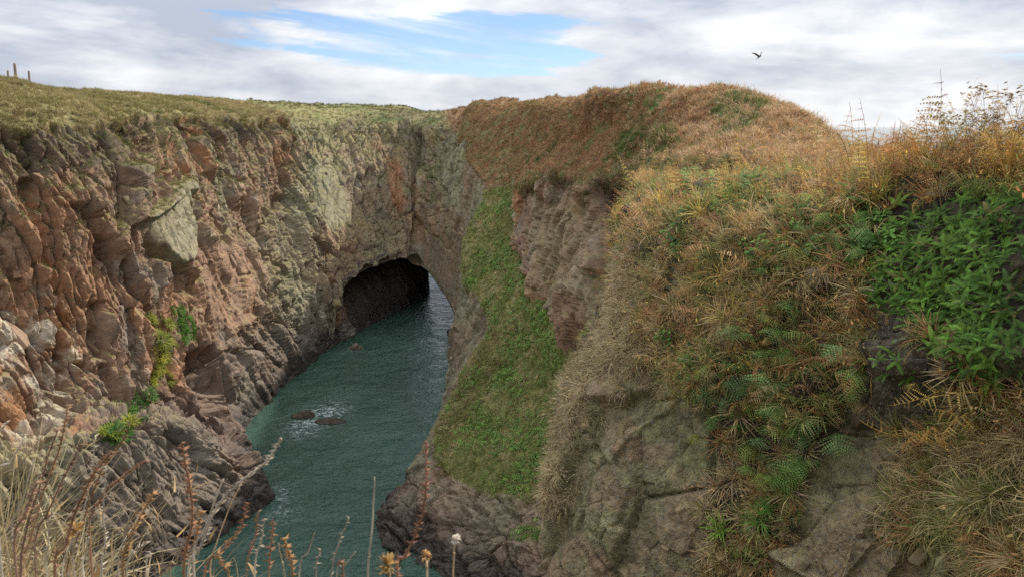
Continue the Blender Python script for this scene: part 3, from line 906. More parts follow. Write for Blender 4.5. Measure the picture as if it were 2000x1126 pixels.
M_TINT = foliage_material('foliage_scattered', 'tint')
M_LEAF = foliage_material('foliage_single', 'object')

class Tri:
    """collects triangles with a leaf colour factor per vertex"""
    def __init__(self):
        self.V, self.F, self.C, self.n = [], [], [], 0

    def add(self, v, f, c):
        v = np.asarray(v, float)
        self.V.append(v)
        self.F.append(np.asarray(f, int) + self.n)
        self.C.append(np.broadcast_to(np.asarray(c, float), (len(v), 3)))
        self.n += len(v)

    def blade(self, base, az, lean, length, width, droop, c=(1, 1, 1), seg=3, twist=0.0):
        """a flat blade that starts 'lean' off vertical and bends down by 'droop'"""
        pts = [np.array(base, float)]
        th = lean
        ax = np.array([math.cos(az), math.sin(az), 0])
        for k in range(seg):
            pts.append(pts[-1] + length / seg * (ax * math.sin(th) + np.array([0, 0, math.cos(th)])))
            th += droop / seg
        side = np.array([-math.sin(az + twist), math.cos(az + twist), 0])
        v, f = [], []
        for k, q in enumerate(pts[:-1]):
            w_ = width * (1 - .75 * (k / seg) ** 1.5) * .5
            v += [q - side * w_, q + side * w_]
            if k:
                a = 2 * k
                f += [(a - 2, a - 1, a + 1), (a - 2, a + 1, a)]
        v.append(pts[-1])
        a = 2 * (seg - 1)
        f.append((a, a + 1, len(v) - 1))
        self.add(v, f, c)
        return pts

    def tube(self, pts, r0, r1, c=(1, 1, 1), sides=4):
        pts = [np.asarray(q, float) for q in pts]
        n = len(pts)
        v, f = [], []
        for k, q in enumerate(pts):
            d = pts[min(k + 1, n - 1)] - pts[max(k - 1, 0)]
            d /= np.linalg.norm(d) + 1e-9
            a = np.cross(d, [0, 1, 0] if abs(d[1]) < .9 else [1, 0, 0]); a /= np.linalg.norm(a)
            b = np.cross(d, a)
            r = r0 + (r1 - r0) * k / (n - 1)
            for j in range(sides):
                t_ = 2 * math.pi * j / sides
                v.append(q + r * (a * math.cos(t_) + b * math.sin(t_)))
        for k in range(n - 1):
            for j in range(sides):
                p0, p1 = k * sides + j, k * sides + (j + 1) % sides
                f += [(p0, p1, p1 + sides), (p0, p1 + sides, p0 + sides)]
        v.append(pts[-1]); v.append(pts[0])
        for j in range(sides):
            f.append(((n - 1) * sides + j, (n - 1) * sides + (j + 1) % sides, n * sides))
            f.append(((j + 1) % sides, j, n * sides + 1))
        self.add(v, f, c)

    def mesh(self, name, mat):
        me = bpy.data.meshes.new(name)
        V = np.concatenate(self.V)
        build(me, V, np.concatenate(self.F))
        setcol(me, 'leaf', np.concatenate(self.C))
        me.materials.append(mat)
        return me

R = random.uniform

def tuft_mesh(name, mat, n, length, width, lean, droop, spread, seg=3, seeds=0.0):
    t = Tri()
    for _ in range(n):
        a = R(0, 6.28)
        r = spread * math.sqrt(R(0, 1))
        k = R(.7, 1.25)
        b = t.blade((r * math.cos(a), r * math.sin(a), 0), a + R(-.8, .8), lean * R(.2, 1.3), length * R(.55, 1.15), width, droop * R(.4, 1.3), (k, k * R(.94, 1.04), k * R(.8, 1.1)), seg, R(-.9, .9))
        if R(0, 1) < seeds:
            q = b[-1]
            t.blade(q - np.array([0, 0, .02]), R(0, 6.28), .5, length * .14, width * 2.2, .6, (1.2, 1.05, .85), 2)
    return t.mesh(name, mat)

def frond_mesh(name, mat, length=.8, pairs=11, arch=1.1, width=.30, fine=True, dead=0.0, stalk=.30, lean0=.25, parts=False):
    """bracken frond: bare stalk, arching rachis, paired pinnae cut into pinnules"""
    t = Tri()
    seg = 14
    pts = [np.zeros(3)]
    th = lean0
    dirs = []
    yaw = 0.0
    for k in range(seg):
        d = np.array([math.sin(th) * math.cos(yaw), math.sin(th) * math.sin(yaw), math.cos(th)])
        dirs.append(d)
        pts.append(pts[-1] + d * length / seg)
        th += arch / seg * (1.6 if k > 5 else .5)
        yaw += R(-.05, .05)
    t.tube(pts, .006, .002, (1.05, .95, .75), 3)
    split = len(t.V)
    for i in range(pairs):
        f = stalk + (1 - stalk) * i / pairs
        k = min(int(f * seg), seg - 1)
        q = pts[k] + (pts[k + 1] - pts[k]) * (f * seg - k)
        d = dirs[k]
        prof = math.sin(math.pi * (.22 + .78 * (i + .6) / pairs)) ** .8
        L = width * prof * R(.85 - .4 * dead, 1.1)
        for s in (-1, 1):
            if R(0, 1) < dead * .25:
                continue
            side = np.array([0, s, 0.])
            up = np.cross(d, side) * s
            out = side * .88 + d * .42 - up * (R(.0, .25) + dead * R(.3, 1.0))
            out /= np.linalg.norm(out)
            sag = np.array([0, 0, -1.]) * (.18 + .55 * dead)
            npin = 7 if fine else 1
            kc = R(.8, 1.2)
            c = (kc, kc, kc)
            perp = np.cross(out, up); perp /= np.linalg.norm(perp) + 1e-9
            if npin == 1:
                tip = q + out * L + sag * L * .4
                w_ = L * .22
                t.add([q, q + out * L * .45 + perp * w_, tip, q + out * L * .45 - perp * w_], [(0, 1, 2), (0, 2, 3)], c)
                continue
            prev = q
            for j in range(npin):
                g = (j + .5) / npin
                c0 = q + out * L * g + sag * L * g * g * .5
                hl = L * .13 * (1 - g * .75)
                hw = L / npin * .33
                for ss in (-1, 1):
                    tip = c0 + perp * ss * hl + out * hl * .35 + sag * hl * dead
                    t.add([c0 - out * hw, c0 + out * hw, tip], [(0, 1, 2)], c)
                prev = c0
            tip = q + out * L * 1.04 + sag * L * .5
            t.add([q - perp * .003, q + perp * .003, tip], [(0, 1, 2)], (.9, .85, .7))
    if not parts:
        return t.mesh(name, mat)
    a, b = Tri(), Tri()
    n0 = 0
    for k, (v, f, c) in enumerate(zip(t.V, t.F, t.C)):
        (a if k < split else b).add(v, f - n0, c)
        n0 += len(v)
    return {'stalk': a.mesh('stalk', mat), 'leaflets': b.mesh('leaflets', mat)}

def fern_mesh(name, mat, nf=3, length=.24, az0=None):
    """small evergreen fern: a few once-cut fronds with rounded lobes"""
    t = Tri()
    for n in range(nf):
        az = (n * 6.28 / nf if az0 is None else az0) + R(-.6, .6)
        th = R(.3, .9)
        ax = np.array([math.cos(az), math.sin(az), 0])
        side = np.array([-math.sin(az), math.cos(az), 0])
        q = np.array([R(-.02, .02), R(-.02, .02), 0.])
        L = length * R(.75, 1.2)
        seg = 17
        kc = R(.75, 1.25)
        for k in range(seg):
            d = ax * math.sin(th) + np.array([0, 0, math.cos(th)])
            nq = q + d * L / seg
            if k >= 2:
                w_ = L * .14 * math.sin(math.pi * (.25 + .75 * k / seg)) ** .7
                hw = L / seg * .36
                for s in (-1, 1):
                    tip = q + side * s * w_ + d * w_ * .25 - np.array([0, 0, .12 * w_])
                    c = kc * R(.85, 1.15)
                    t.add([q - d * hw, q + d * hw, tip + d * hw * .5, tip - d * hw * .7], [(0, 1, 2), (0, 2, 3)], (c, c, c * .9))
            t.add([q - side * .003, q + side * .003, nq], [(0, 1, 2)], (.9, .9, .6))
            q = nq
            th += 1.15 / seg
    return t.mesh(name, mat)

def herb_mesh(name, mat, n=14, h=.22, leaf=.07):
    t = Tri()
    for _ in range(n):
        a = R(0, 6.28); r = R(0, .14); z = R(.03, h)
        c = np.array([r * math.cos(a), r * math.sin(a), z])
        d = np.array([math.cos(a), math.sin(a), R(-.2, .5)]) * leaf * R(.7, 1.3)
        s = np.array([-math.sin(a), math.cos(a), R(-.3, .3)]) * leaf * .42
        k = R(.75, 1.25)
        t.add([c - d * .5, c + s, c + d * .6, c - s], [(0, 1, 2), (0, 2, 3)], (k, k, k))
    return t.mesh(name, mat)

def twig_mesh(name, mat, h=.7, depth=4, spread=.55, leaves=0.0, r=.006, parts=False):
    """thin branching twigs, optionally with a few withered leaflets at the tips"""
    t = Tri()
    lf = Tri() if parts else t
    def grow(p, d, L, lev, rr):
        mid = p + d * L * .5 + np.array([R(-.06, .06), R(-.06, .06), R(-.02, .05)]) * L
        e = p + d * L
        t.tube([p, mid, e], rr, rr * .6, (1, 1, 1), 3)
        if lev == 0:
            if leaves > 0:
                for _ in range(3):
                    if R(0, 1) < leaves:
                        a = R(0, 6.28)
                        v = np.array([math.cos(a), math.sin(a), R(-.6, .4)]) * .045
                        s = np.cross(v, [0, 0, 1]) * .35
                        lf.add([e, e + v * .5 + s, e + v, e + v * .5 - s], [(0, 1, 2), (0, 2, 3)], (1.2, 1.05, .8))
            return
        for _ in range(random.choice((2, 2, 3))):
            nd = d + np.array([R(-1, 1), R(-1, 1), R(-.25, .5)]) * spread
            nd /= np.linalg.norm(nd)
            grow(p + (e - p) * R(.55, 1), nd, L * R(.55, .85), lev - 1, rr * .62)
    grow(np.zeros(3), np.array([R(-.2, .2), R(-.2, .2), 1.]) / 1.03, h * .36, depth, r)
    if parts:
        return {'stem': t.mesh('stem', mat), 'leaves': lf.mesh('leaves', mat)}
    return t.mesh(name, mat)

# ------------------------------------------------------------------ placing helpers
def frames(up, yaw, face=None):
    """rotation matrices with z along up; x along 'face' when given, else by yaw"""
    up = up / (np.linalg.norm(up, axis=1, keepdims=True) + 1e-9)
    if face is None:
        ref = np.stack([np.cos(yaw), np.sin(yaw), 0 * yaw], 1)
    else:
        ref = face + .0
    x = ref - up * (ref * up).sum(1, keepdims=True)
    x /= np.linalg.norm(x, axis=1, keepdims=True) + 1e-9
    y = np.cross(up, x)
    return np.stack([x, y, up], 2)

def eulers(Mx):
    b = np.arcsin(np.clip(-Mx[:, 2, 0], -1, 1))
    return np.stack([np.arctan2(Mx[:, 2, 1], Mx[:, 2, 2]), b, np.arctan2(Mx[:, 1, 0], Mx[:, 0, 0])], 1)

def pick(L, weight, n, area=True):
    w_ = np.asarray(weight, float).copy()
    if area:
        b = L.P.reshape(L.nr, L.nc, 3)
        a = np.linalg.norm(np.cross(np.gradient(b, axis=1), np.gradient(b, axis=0)), axis=2).ravel()
        w_ *= np.minimum(a, np.percentile(a, 98))
    vis = (L.px > -60) & (L.px < 2420) & (L.py > -40) & (L.py < 1200)
    w_ = np.where(vis, np.maximum(w_, 0), 0)
    w_ /= w_.sum()
    return RNG.choice(len(w_), n, p=w_)

PROTO = {}
def proto(name, me_list):
    c = bpy.data.collections.new(name)
    for k, me in enumerate(me_list):
        o = bpy.data.objects.new('%s_%02d' % (name, k), me)
        c.objects.link(o)
    PROTO[name] = (c, len(me_list))
    return c

def scatter(name, kind, P, Mx, scl, tint, label):
    """what nobody could count: one object, its points carrying the shared tuft meshes"""
    coll, nv = PROTO[kind]
    me = bpy.data.meshes.new(name)
    me.vertices.add(len(P))
    me.vertices.foreach_set('co', np.asarray(P, np.float32).ravel())
    a = me.attributes.new('rot', 'FLOAT_VECTOR', 'POINT'); a.data.foreach_set('vector', eulers(Mx).astype(np.float32).ravel())
    a = me.attributes.new('scl', 'FLOAT', 'POINT'); a.data.foreach_set('value', np.asarray(scl, np.float32))
    a = me.attributes.new('pickid', 'INT', 'POINT'); a.data.foreach_set('value', RNG.integers(0, nv, len(P)).astype(np.int32))
    setcol(me, 'tint', np.clip(tint, 0, 1))
    ob = bpy.data.objects.new(name, me)
    COL.objects.link(ob)
    ng = bpy.data.node_groups.new(name, 'GeometryNodeTree')
    ng.interface.new_socket('Geometry', in_out='INPUT', socket_type='NodeSocketGeometry')
    ng.interface.new_socket('Geometry', in_out='OUTPUT', socket_type='NodeSocketGeometry')
    nn = ng.nodes
    gi, go = nn.new('NodeGroupInput'), nn.new('NodeGroupOutput')
    ci = nn.new('GeometryNodeCollectionInfo')
    ci.inputs['Collection'].default_value = coll
    ci.inputs['Separate Children'].default_value = True
    ci.inputs['Reset Children'].default_value = True
    ip = nn.new('GeometryNodeInstanceOnPoints')
    ip.inputs['Pick Instance'].default_value = True
    def at(nm, ty):
        n_ = nn.new('GeometryNodeInputNamedAttribute')
        n_.data_type = ty
        n_.inputs['Name'].default_value = nm
        return n_.outputs['Attribute']
    lk = ng.links.new
    lk(gi.outputs[0], ip.inputs['Points'])
    lk(ci.outputs[0], ip.inputs['Instance'])
    lk(at('pickid', 'INT'), ip.inputs['Instance Index'])
    er = nn.new('FunctionNodeEulerToRotation')
    lk(at('rot', 'FLOAT_VECTOR'), er.inputs[0])
    lk(er.outputs[0], ip.inputs['Rotation'])
    lk(at('scl', 'FLOAT'), ip.inputs['Scale'])
    lk(ip.outputs[0], go.inputs[0])
    md = ob.modifiers.new('scatter', 'NODES')
    md.node_group = ng
    ob['kind'] = 'stuff'
    ob['label'] = label
    return ob

def thing(name, me, loc, M3, scl, color, label, cat, group=None, parent=None):
    """one top-level object; a dict of part meshes makes an Empty with those parts under it"""
    parts = me if isinstance(me, dict) else None
    o = bpy.data.objects.new(name, None if parts else me)
    COL.objects.link(o)
    m = Matrix([list(M3[i] * scl) + [0] for i in range(3)] + [[0, 0, 0, 1]])
    m.translation = Vector([float(v) for v in loc])
    o.matrix_world = m
    col = [float(min(max(c, 0), 1)) for c in color]
    o.color = (*col, 1)
    for pn, pm in (parts or {}).items():
        for one in (pm if isinstance(pm, list) else [pm]):
            ch = bpy.data.objects.new(pn, one)
            COL.objects.link(ch)
            ch.parent = o
            k = R(.85, 1.15)
            ch.color = (col[0] * k, col[1] * k, col[2] * k, 1)
            if pn in ('leaflets', 'thorns', 'leaves'):
                ch['kind'] = 'stuff'
    if parts:
        o.empty_display_size = .05
    if parent is not None:
        o.parent = parent
        return o
    o['label'] = label
    o['category'] = cat
    if group:
        o['group'] = group
    return o

def mixcols(cols, n, jit=.12):
    """random colours from a weighted list"""
    w_ = np.array([c[0] for c in cols], float); w_ /= w_.sum()
    i = RNG.choice(len(cols), n, p=w_)
    c = np.array([c[1] for c in cols])[i]
    return c * (1 + RNG.uniform(-jit, jit, (n, 3)) * .5) * RNG.uniform(.8, 1.2, (n, 1))

Z3 = np.array([0, 0, 1.])

# tuft kinds shared by the scattered plants
proto('short_tuft', [tuft_mesh('short_tuft', M_TINT, 22, .30, .022, .55, .7, .16, 2) for _ in range(5)])
proto('long_tuft', [tuft_mesh('long_tuft', M_TINT, 34, .55, .013, .55, 1.5, .10, 4, .15) for _ in range(5)])
proto('hanging_tuft', [tuft_mesh('hanging_tuft', M_TINT, 40, .55, .014, .9, 2.1, .07, 4, .06) for _ in range(5)])
proto('far_bracken', [frond_mesh('far_bracken', M_TINT, .75, 9, 1.2, .28, False, .5, .2) for _ in range(6)])
proto('dead_bracken', [frond_mesh('dead_bracken', M_TINT, R(.7, 1.0), 12, R(.8, 1.8), .17, True, R(.7, 1.0), .25) for _ in range(6)])
proto('live_bracken', [frond_mesh('live_bracken', M_TINT, R(.75, .95), 11, R(1.5, 2.3), .32, True, .12, .25) for _ in range(4)])
proto('small_fern', [fern_mesh('small_fern', M_TINT, 4) for _ in range(5)])
proto('dry_stalk', [twig_mesh('dry_stalk', M_TINT, R(1.5, 2.1), 2, .30, .25, .007) for _ in range(6)])
proto('low_herb', [herb_mesh('low_herb', M_TINT) for _ in range(5)])
proto('meadow_grass', [tuft_mesh('meadow_grass', M_TINT, 26, .62, .0045, .35, .7, .10, 4, .12) for _ in range(5)])

def patchy(pals, scale, seed):
    """each patch of ground has its own mix of dry and green colours"""
    def f(P, i):
        n = fbm(P, scale, 3, seed)
        q = np.argsort(np.argsort(n)) / max(len(n) - 1, 1) + RNG.normal(0, .09, len(n))
        k = np.clip((q * len(pals)).astype(int), 0, len(pals) - 1)
        out = np.zeros((len(P), 3))
        for j, pal in enumerate(pals):
            m = k == j
            if m.any():
                out[m] = mixcols(pal, int(m.sum()))
        return out
    return f

def put(name, kind, L, weight, n, cols, scl, label, nmix=.5, zmix=.8, jit=.25, face=None, area=True, sink=.03, colfn=None):
    i = pick(L, weight, n, area)
    P = L.P[i] + RNG.normal(0, .04, (n, 3)) - L.N[i] * sink
    up = L.N[i] * nmix + Z3 * zmix + RNG.normal(0, jit, (n, 3))
    yaw = RNG.uniform(0, 6.28, n)
    fc = None
    if face is not None:
        fc = L.N[i] * [1, 1, 0] * face + RNG.normal(0, .45, (n, 3))
    tint = mixcols(cols, n) if colfn is None else colfn(L.P[i], i)
    return scatter(name, kind, P, frames(up, yaw, fc), RNG.uniform(scl[0], scl[1], n), tint, label)

# ---- turf along the left cliff top
def turf_cols(a, b, scale, seed, c=None, cth=.25):
    def f(P, i):
        n = fbm(P, scale, 3, seed)
        t = lerp(np.array(a), np.array(b), smooth(n, -.2, .25))
        if c is not None:
            t = lerp(t, np.array(c), smooth(fbm(P, scale * .6, 3, seed + 9), cth, cth + .15))
        return t * RNG.uniform(.75, 1.25, (len(P), 1))
    return f

put('turf', 'short_tuft', LA, TURF_A, 15000, None, (.7, 1.5), 'olive and straw coloured turf along the rim of the tall cliff', colfn=turf_cols((.235, .215, .085), (.40, .325, .165), 9, 201, (.15, .18, .055), .2))
put('turf', 'long_tuft', LA, TURF_A * smooth(LA.px, 500, 100), 1500, [(1, (.36, .28, .14)), (1, (.26, .23, .09))], (.6, 1.1), 'long pale grass standing over the turf of the tall cliff')
ledgeA = (1 - TURF_A) * smooth(LA.R, 4.6, 6.6) * smooth(LA.normals()[:, 2] + .4 * fbm(LA.P, 2.5, 3, 207), .15, .6)
put('ledge_grass', 'short_tuft', LA, ledgeA, 4200, [(2, (.20, .185, .075)), (1, (.13, .15, .045)), (1, (.25, .20, .10))], (.5, 1.15), 'thin grass growing on ledges of the tall cliff')
put('turf', 'short_tuft', LB, TURF_B, 6500, None, (.8, 1.7), 'turf and heather on top of the headland', colfn=lambda P, i: lerp(lerp(np.array([.15, .16, .055]), np.array([.22, .19, .08]), smooth(fbm(P, 7, 3, 211), -.2, .2)), np.array([.24, .13, .06]), smooth(project(P)[0], 850, 900)) * RNG.uniform(.7, 1.25, (len(P), 1)))
ledgeB = (1 - TURF_B) * smooth(LB.R, 6.3, 7.8) * smooth(LB.normals()[:, 2] + .4 * fbm(LB.P, 2.5, 3, 217), .1, .6)
put('ledge_grass', 'short_tuft', LB, ledgeB + (1 - TURF_B) * polymask(LB.px, LB.py, [(825, 290), (870, 290), (850, 400), (825, 400)], 10), 1800, [(2, (.18, .175, .07)), (1, (.12, .15, .045))], (.6, 1.2), 'thin grass growing on ledges of the headland')

# ---- green promontory
put('slope_grass', 'short_tuft', LG, GREEN_G, 15000, None, (.5, 1.05), 'thick green and straw grass covering the steep promontory', nmix=.8, zmix=.5, jit=.35, colfn=turf_cols((.27, .31, .085), (.43, .40, .165), 2.6, 221, (.58, .49, .27), .03))
ring = np.clip(polymask(LG.px, LG.py, [(930, 360), (1015, 355), (1030, 480), (1080, 560), (1140, 660), (1140, 980), (1060, 1000), (950, 985), (870, 950), (830, 890), (825, 850), (865, 750), (895, 690), (930, 640), (905, 575), (885, 560), (890, 460)], 14) - GREEN_G, 0, 1) * smooth(fbm(LG.P, 1.6, 3, 229), -.05, .2)
put('slope_grass', 'short_tuft', LG, ring, 1500, [(2, (.30, .27, .12)), (1, (.22, .25, .08)), (1, (.44, .36, .19))], (.5, 1.0), 'ragged grass spilling from the promontory slope onto its rocks', nmix=.8, zmix=.5, jit=.35)
put('slope_herbs', 'low_herb', LG, np.clip(GREEN_G * smooth(fbm(LG.P, 3, 3, 227), -.15, .25) + FRONT_G, 0, 1), 9000, [(2, (.19, .34, .07)), (1, (.28, .40, .10)), (1, (.13, .23, .055))], (.6, 1.3), 'low leafy green herbs growing among the promontory grass')
put('slope_grass', 'long_tuft', LG, np.clip(GREEN_G * polymask(LG.px, LG.py, [(840, 840), (880, 750), (960, 640), (1010, 640), (930, 800), (870, 880)], 20), 0, 1), 1200, [(1, (.33, .27, .14)), (1, (.25, .22, .10))], (.5, .9), 'pale dry grass along the seaward edge of the promontory')
put('heath', 'far_bracken', LG, BROWN_G, 4200, [(4, (.41, .23, .11)), (2, (.33, .18, .085)), (1, (.25, .23, .09)), (1, (.48, .31, .16))], (.25, .55), 'rust brown bracken covering the ridge above the promontory')
put('heath', 'short_tuft', LG, BROWN_G, 8000, [(2, (.28, .24, .11)), (3, (.41, .25, .13)), (1, (.19, .21, .07))], (.6, 1.3), 'short grass showing through the bracken of the ridge')

# ---- bracken mound
gpatch = smooth(fbm(LM.P, 5, 3, 231) + .9 * blob(LM.px, LM.py, 1440, 220, 40, 30) + .6 * blob(LM.px, LM.py, 1250, 300, 60, 40), .18, .3)
fade = lambda P: P
def mound_cols(P, i):
    g = gpatch[i]
    base = mixcols([(4, (.42, .23, .11)), (2, (.50, .32, .17)), (2, (.33, .17, .085)), (1, (.36, .30, .13))], len(P))
    near = smooth(P[:, 1], 40, 22)
    base = lerp(base, mixcols([(3, (.56, .37, .20)), (1, (.46, .27, .12)), (1, (.48, .40, .14))], len(P)), near * .8)
    return lerp(base, mixcols([(1, (.12, .15, .045)), (1, (.20, .20, .075))], len(P)), g * .85)
put('mound_bracken', 'far_bracken', LM, TURF_M * smooth(LM.P[:, 1], 16, 20), 6500, None, (.28, .62), 'rust and orange bracken covering the rounded mound', colfn=mound_cols)
put('mound_grass', 'short_tuft', LM, TURF_M, 11000, None, (.7, 1.5), 'short grass beneath the bracken of the mound', colfn=lambda P, i: lerp(mixcols([(3, (.43, .26, .135)), (2, (.50, .34, .19)), (1, (.30, .26, .11))], len(P)), mixcols([(1, (.12, .16, .045))], len(P)), gpatch[i]))
put('mound_grass', 'long_tuft', LM, TURF_M * smooth(LM.P[:, 1], 55, 25), 3000, [(2, (.54, .39, .23)), (1, (.46, .30, .15))], (.6, 1.2), 'tall dry grass between the bracken of the mound')
rim_m = np.exp(-((LM.R - 4.0) / .18) ** 2)
put('rim_grass', 'hanging_tuft', LM, rim_m, 700, [(1, (.30, .24, .12)), (1, (.17, .18, .06))], (.7, 1.3), 'grass hanging over the rim of the rock wall', nmix=.8, zmix=.4)

# ---- plants of the near buttress
dpx, dpy = LD.px, LD.py
wobd = 18 * fbm(LD.P, .8, 3, 301)
qx, qy = dpx + wobd, dpy + wobd
BARE = polymask(dpx, dpy, [(1612, 672), (1740, 655), (1850, 690), (1870, 790), (1800, 850), (1730, 830), (1640, 835)], 10)
VEG = (1 - ROCK_D) * (1 - BARE)
Z_FERN = polymask(qx, qy, [(1655, 500), (1720, 440), (1790, 360), (1850, 335), (2450, 335), (2450, 730), (1930, 735), (1850, 690), (1800, 640), (1700, 585), (1665, 555)], 14)
Z_TOP = polymask(qx, qy, [(1240, 330), (2450, 320), (2450, 385), (1800, 400), (1650, 440), (1480, 420), (1300, 460), (1215, 520), (1200, 420)], 22)
Z_MID = polymask(qx, qy, [(1210, 430), (1500, 420), (1690, 430), (1690, 600), (1640, 840), (1440, 800), (1280, 760), (1200, 600)], 24)
Z_TEAL = polymask(qx, qy, [(1430, 640), (1560, 600), (1640, 680), (1620, 860), (1560, 960), (1480, 940), (1400, 840)], 22)
Z_EDGE = polymask(qx, qy, [(1195, 470), (1240, 500), (1260, 700), (1290, 780), (1180, 790), (1120, 900), (1110, 1000), (1060, 1010), (1070, 850), (1110, 700), (1185, 590)], 14) * (1 - .85 * ROCK_D * smooth(qx, 1130, 1170))
Z_LOWR = polymask(qx, qy, [(1750, 860), (2450, 760), (2450, 1200), (1880, 1200), (1800, 1050), (1730, 980)], 18)
Z_LOWM = polymask(qx, qy, [(1370, 880), (1560, 880), (1560, 1200), (1340, 1200)], 18)
Z_GOLD = polymask(qx, qy, [(1780, 760), (2450, 700), (2450, 850), (1850, 880), (1780, 830)], 14)

BROWN = [(3, (0.55, 0.312, 0.138)), (2, (0.45, 0.237, 0.106)), (2, (0.62, 0.425, 0.2)), (1, (0.375, 0.312, 0.112))]
GOLDEN = [(2, (0.598, 0.402, 0.115)), (1, (0.598, 0.483, 0.127)), (1, (0.517, 0.31, 0.103))]
STRAWS = [(3, (0.576, 0.45, 0.252)), (2, (0.48, 0.372, 0.192)), (1, (0.396, 0.348, 0.15))]
BRUSH = Z_TOP * smooth(dpx, 1610, 1690) * smooth(dpy, 395, 370)
OLIVES = [(2, (0.3, 0.312, 0.106)), (1, (0.213, 0.275, 0.075)), (1, (0.413, 0.375, 0.15))]
put('brow_brush', 'dead_bracken', LD, BRUSH, 420, BROWN + GOLDEN, (.75, 1.25), 'dense rust and golden brush along the brow above the green ferns', nmix=.1, zmix=1, jit=.28, area=False)
put('brow_brush', 'dry_stalk', LD, BRUSH, 200, BROWN + GOLDEN + OLIVES, (.35, .6), 'thin upright stalks in the brush along the brow', nmix=.1, zmix=1, jit=.3, area=False)
put('undergrowth', 'dead_bracken', LD, Z_TOP + .40 * Z_MID, 1250, BROWN + GOLDEN, (.40, .85), 'tangle of dead brown and golden bracken on the buttress', colfn=patchy([OLIVES, BROWN, GOLDEN, BROWN, STRAWS], 1.6, 331), nmix=.35, zmix=.7, jit=.4, face=1, area=False)
put('undergrowth', 'hanging_tuft', LD, np.clip(VEG ** 5 * (Z_MID * .8 + Z_LOWR * 1.2 + Z_LOWM + .35), 0, 2) * (1 - Z_FERN) * (1 - .6 * np.minimum(Z_TEAL, 1)), 1900, STRAWS + [(2, (.19, .21, .075)), (3, (.42, .24, .11))], (.4, .95), 'dry grass hanging over the face of the buttress', colfn=patchy([STRAWS, BROWN, OLIVES, STRAWS], 1.2, 333), nmix=.9, zmix=.25, jit=.35, area=False)
put('undergrowth', 'short_tuft', LD, VEG ** 4 * (1 - Z_FERN) * smooth(fbm(LD.P, .7, 3, 309), -.12, .12), 2800, [(2, (.24, .20, .085)), (2, (.32, .21, .10)), (2, (.13, .17, .05))], (.4, .9), 'short mixed grass rooted all over the buttress', colfn=patchy([OLIVES, STRAWS, BROWN, OLIVES], .9, 335), nmix=.9, zmix=.3, jit=.45, area=False)
put('undergrowth', 'dry_stalk', LD, Z_TOP * .8 + Z_MID * .7 + Z_LOWR * .25 + Z_LOWM * .3, 420, BROWN + GOLDEN + STRAWS, (.3, .6), 'thin dry stalks lying across the tangle of the buttress', nmix=.8, zmix=.5, jit=.7, area=False)
put('undergrowth', 'long_tuft', LD, Z_TOP + Z_MID * .5, 1150, BROWN + STRAWS, (.5, 1.0), 'rust and straw grass between the bracken of the buttress', colfn=patchy([BROWN, STRAWS, BROWN, GOLDEN, OLIVES], 1.4, 337), nmix=.5, zmix=.8, jit=.35, area=False)
put('edge_grass', 'hanging_tuft', LD, Z_EDGE * (1 - .6 * ROCK_D) * smooth(LD.C, 1.6, 2.3), 950, [(3, (.52, .42, .26)), (2, (.44, .35, .20)), (1, (.36, .31, .15))], (.5, 1.0), 'fringe of pale dry grass down the edge of the buttress', nmix=1.0, zmix=.35, jit=.3, area=False)
put('fern_cover', 'small_fern', LD, Z_FERN, 1700, [(3, (.08, .17, .03)), (2, (.11, .21, .04)), (1, (.06, .11, .03)), (1, (.24, .19, .08))], (.5, .9), 'dense cover of green ferns darkened for shade on the buttress', nmix=.9, zmix=.35, jit=.35, area=False, sink=.05)  # under layer tinted darker to paint shaded gaps beneath the single ferns
Z_GREEN = np.clip(polymask(qx, qy, [(1310, 335), (1420, 325), (1500, 345), (1500, 410), (1400, 430), (1320, 400)], 12) + polymask(qx, qy, [(1520, 420), (1720, 400), (1750, 470), (1660, 520), (1540, 490)], 14) + polymask(qx, qy, [(1310, 430), (1360, 430), (1350, 510), (1310, 500)], 8) + polymask(qx, qy, [(1480, 490), (1540, 490), (1540, 540), (1490, 540)], 8) + .6 * polymask(qx, qy, [(1290, 650), (1370, 660), (1350, 740), (1300, 720)], 10), 0, 1)
put('green_herbs', 'low_herb', LD, Z_GREEN, 420, [(2, (.11, .22, .045)), (1, (.16, .28, .06)), (1, (.08, .15, .04))], (.6, 1.2), 'green leafy herbs between the dead bracken of the buttress', nmix=.8, zmix=.4, area=False, sink=0)
put('green_herbs', 'small_fern', LD, Z_GREEN, 260, [(2, (.10, .20, .04)), (1, (.14, .25, .06))], (.6, 1.1), 'small green ferns between the dead bracken of the buttress', nmix=.8, zmix=.4, area=False, sink=0)
put('undergrowth', 'live_bracken', LD, Z_GREEN * .8 + Z_TEAL * .45 + .35 * polymask(qx, qy, [(1300, 330), (1500, 320), (1500, 420), (1320, 430)], 15) + .3 * polymask(qx, qy, [(1560, 400), (1720, 400), (1700, 500), (1560, 500)], 15), 190, [(2, (.18, .28, .09)), (2, (.16, .28, .07)), (1, (.32, .37, .09))], (.4, .75), 'green bracken among the dead stems of the buttress', nmix=.6, zmix=.5, jit=.35, face=1, area=False)

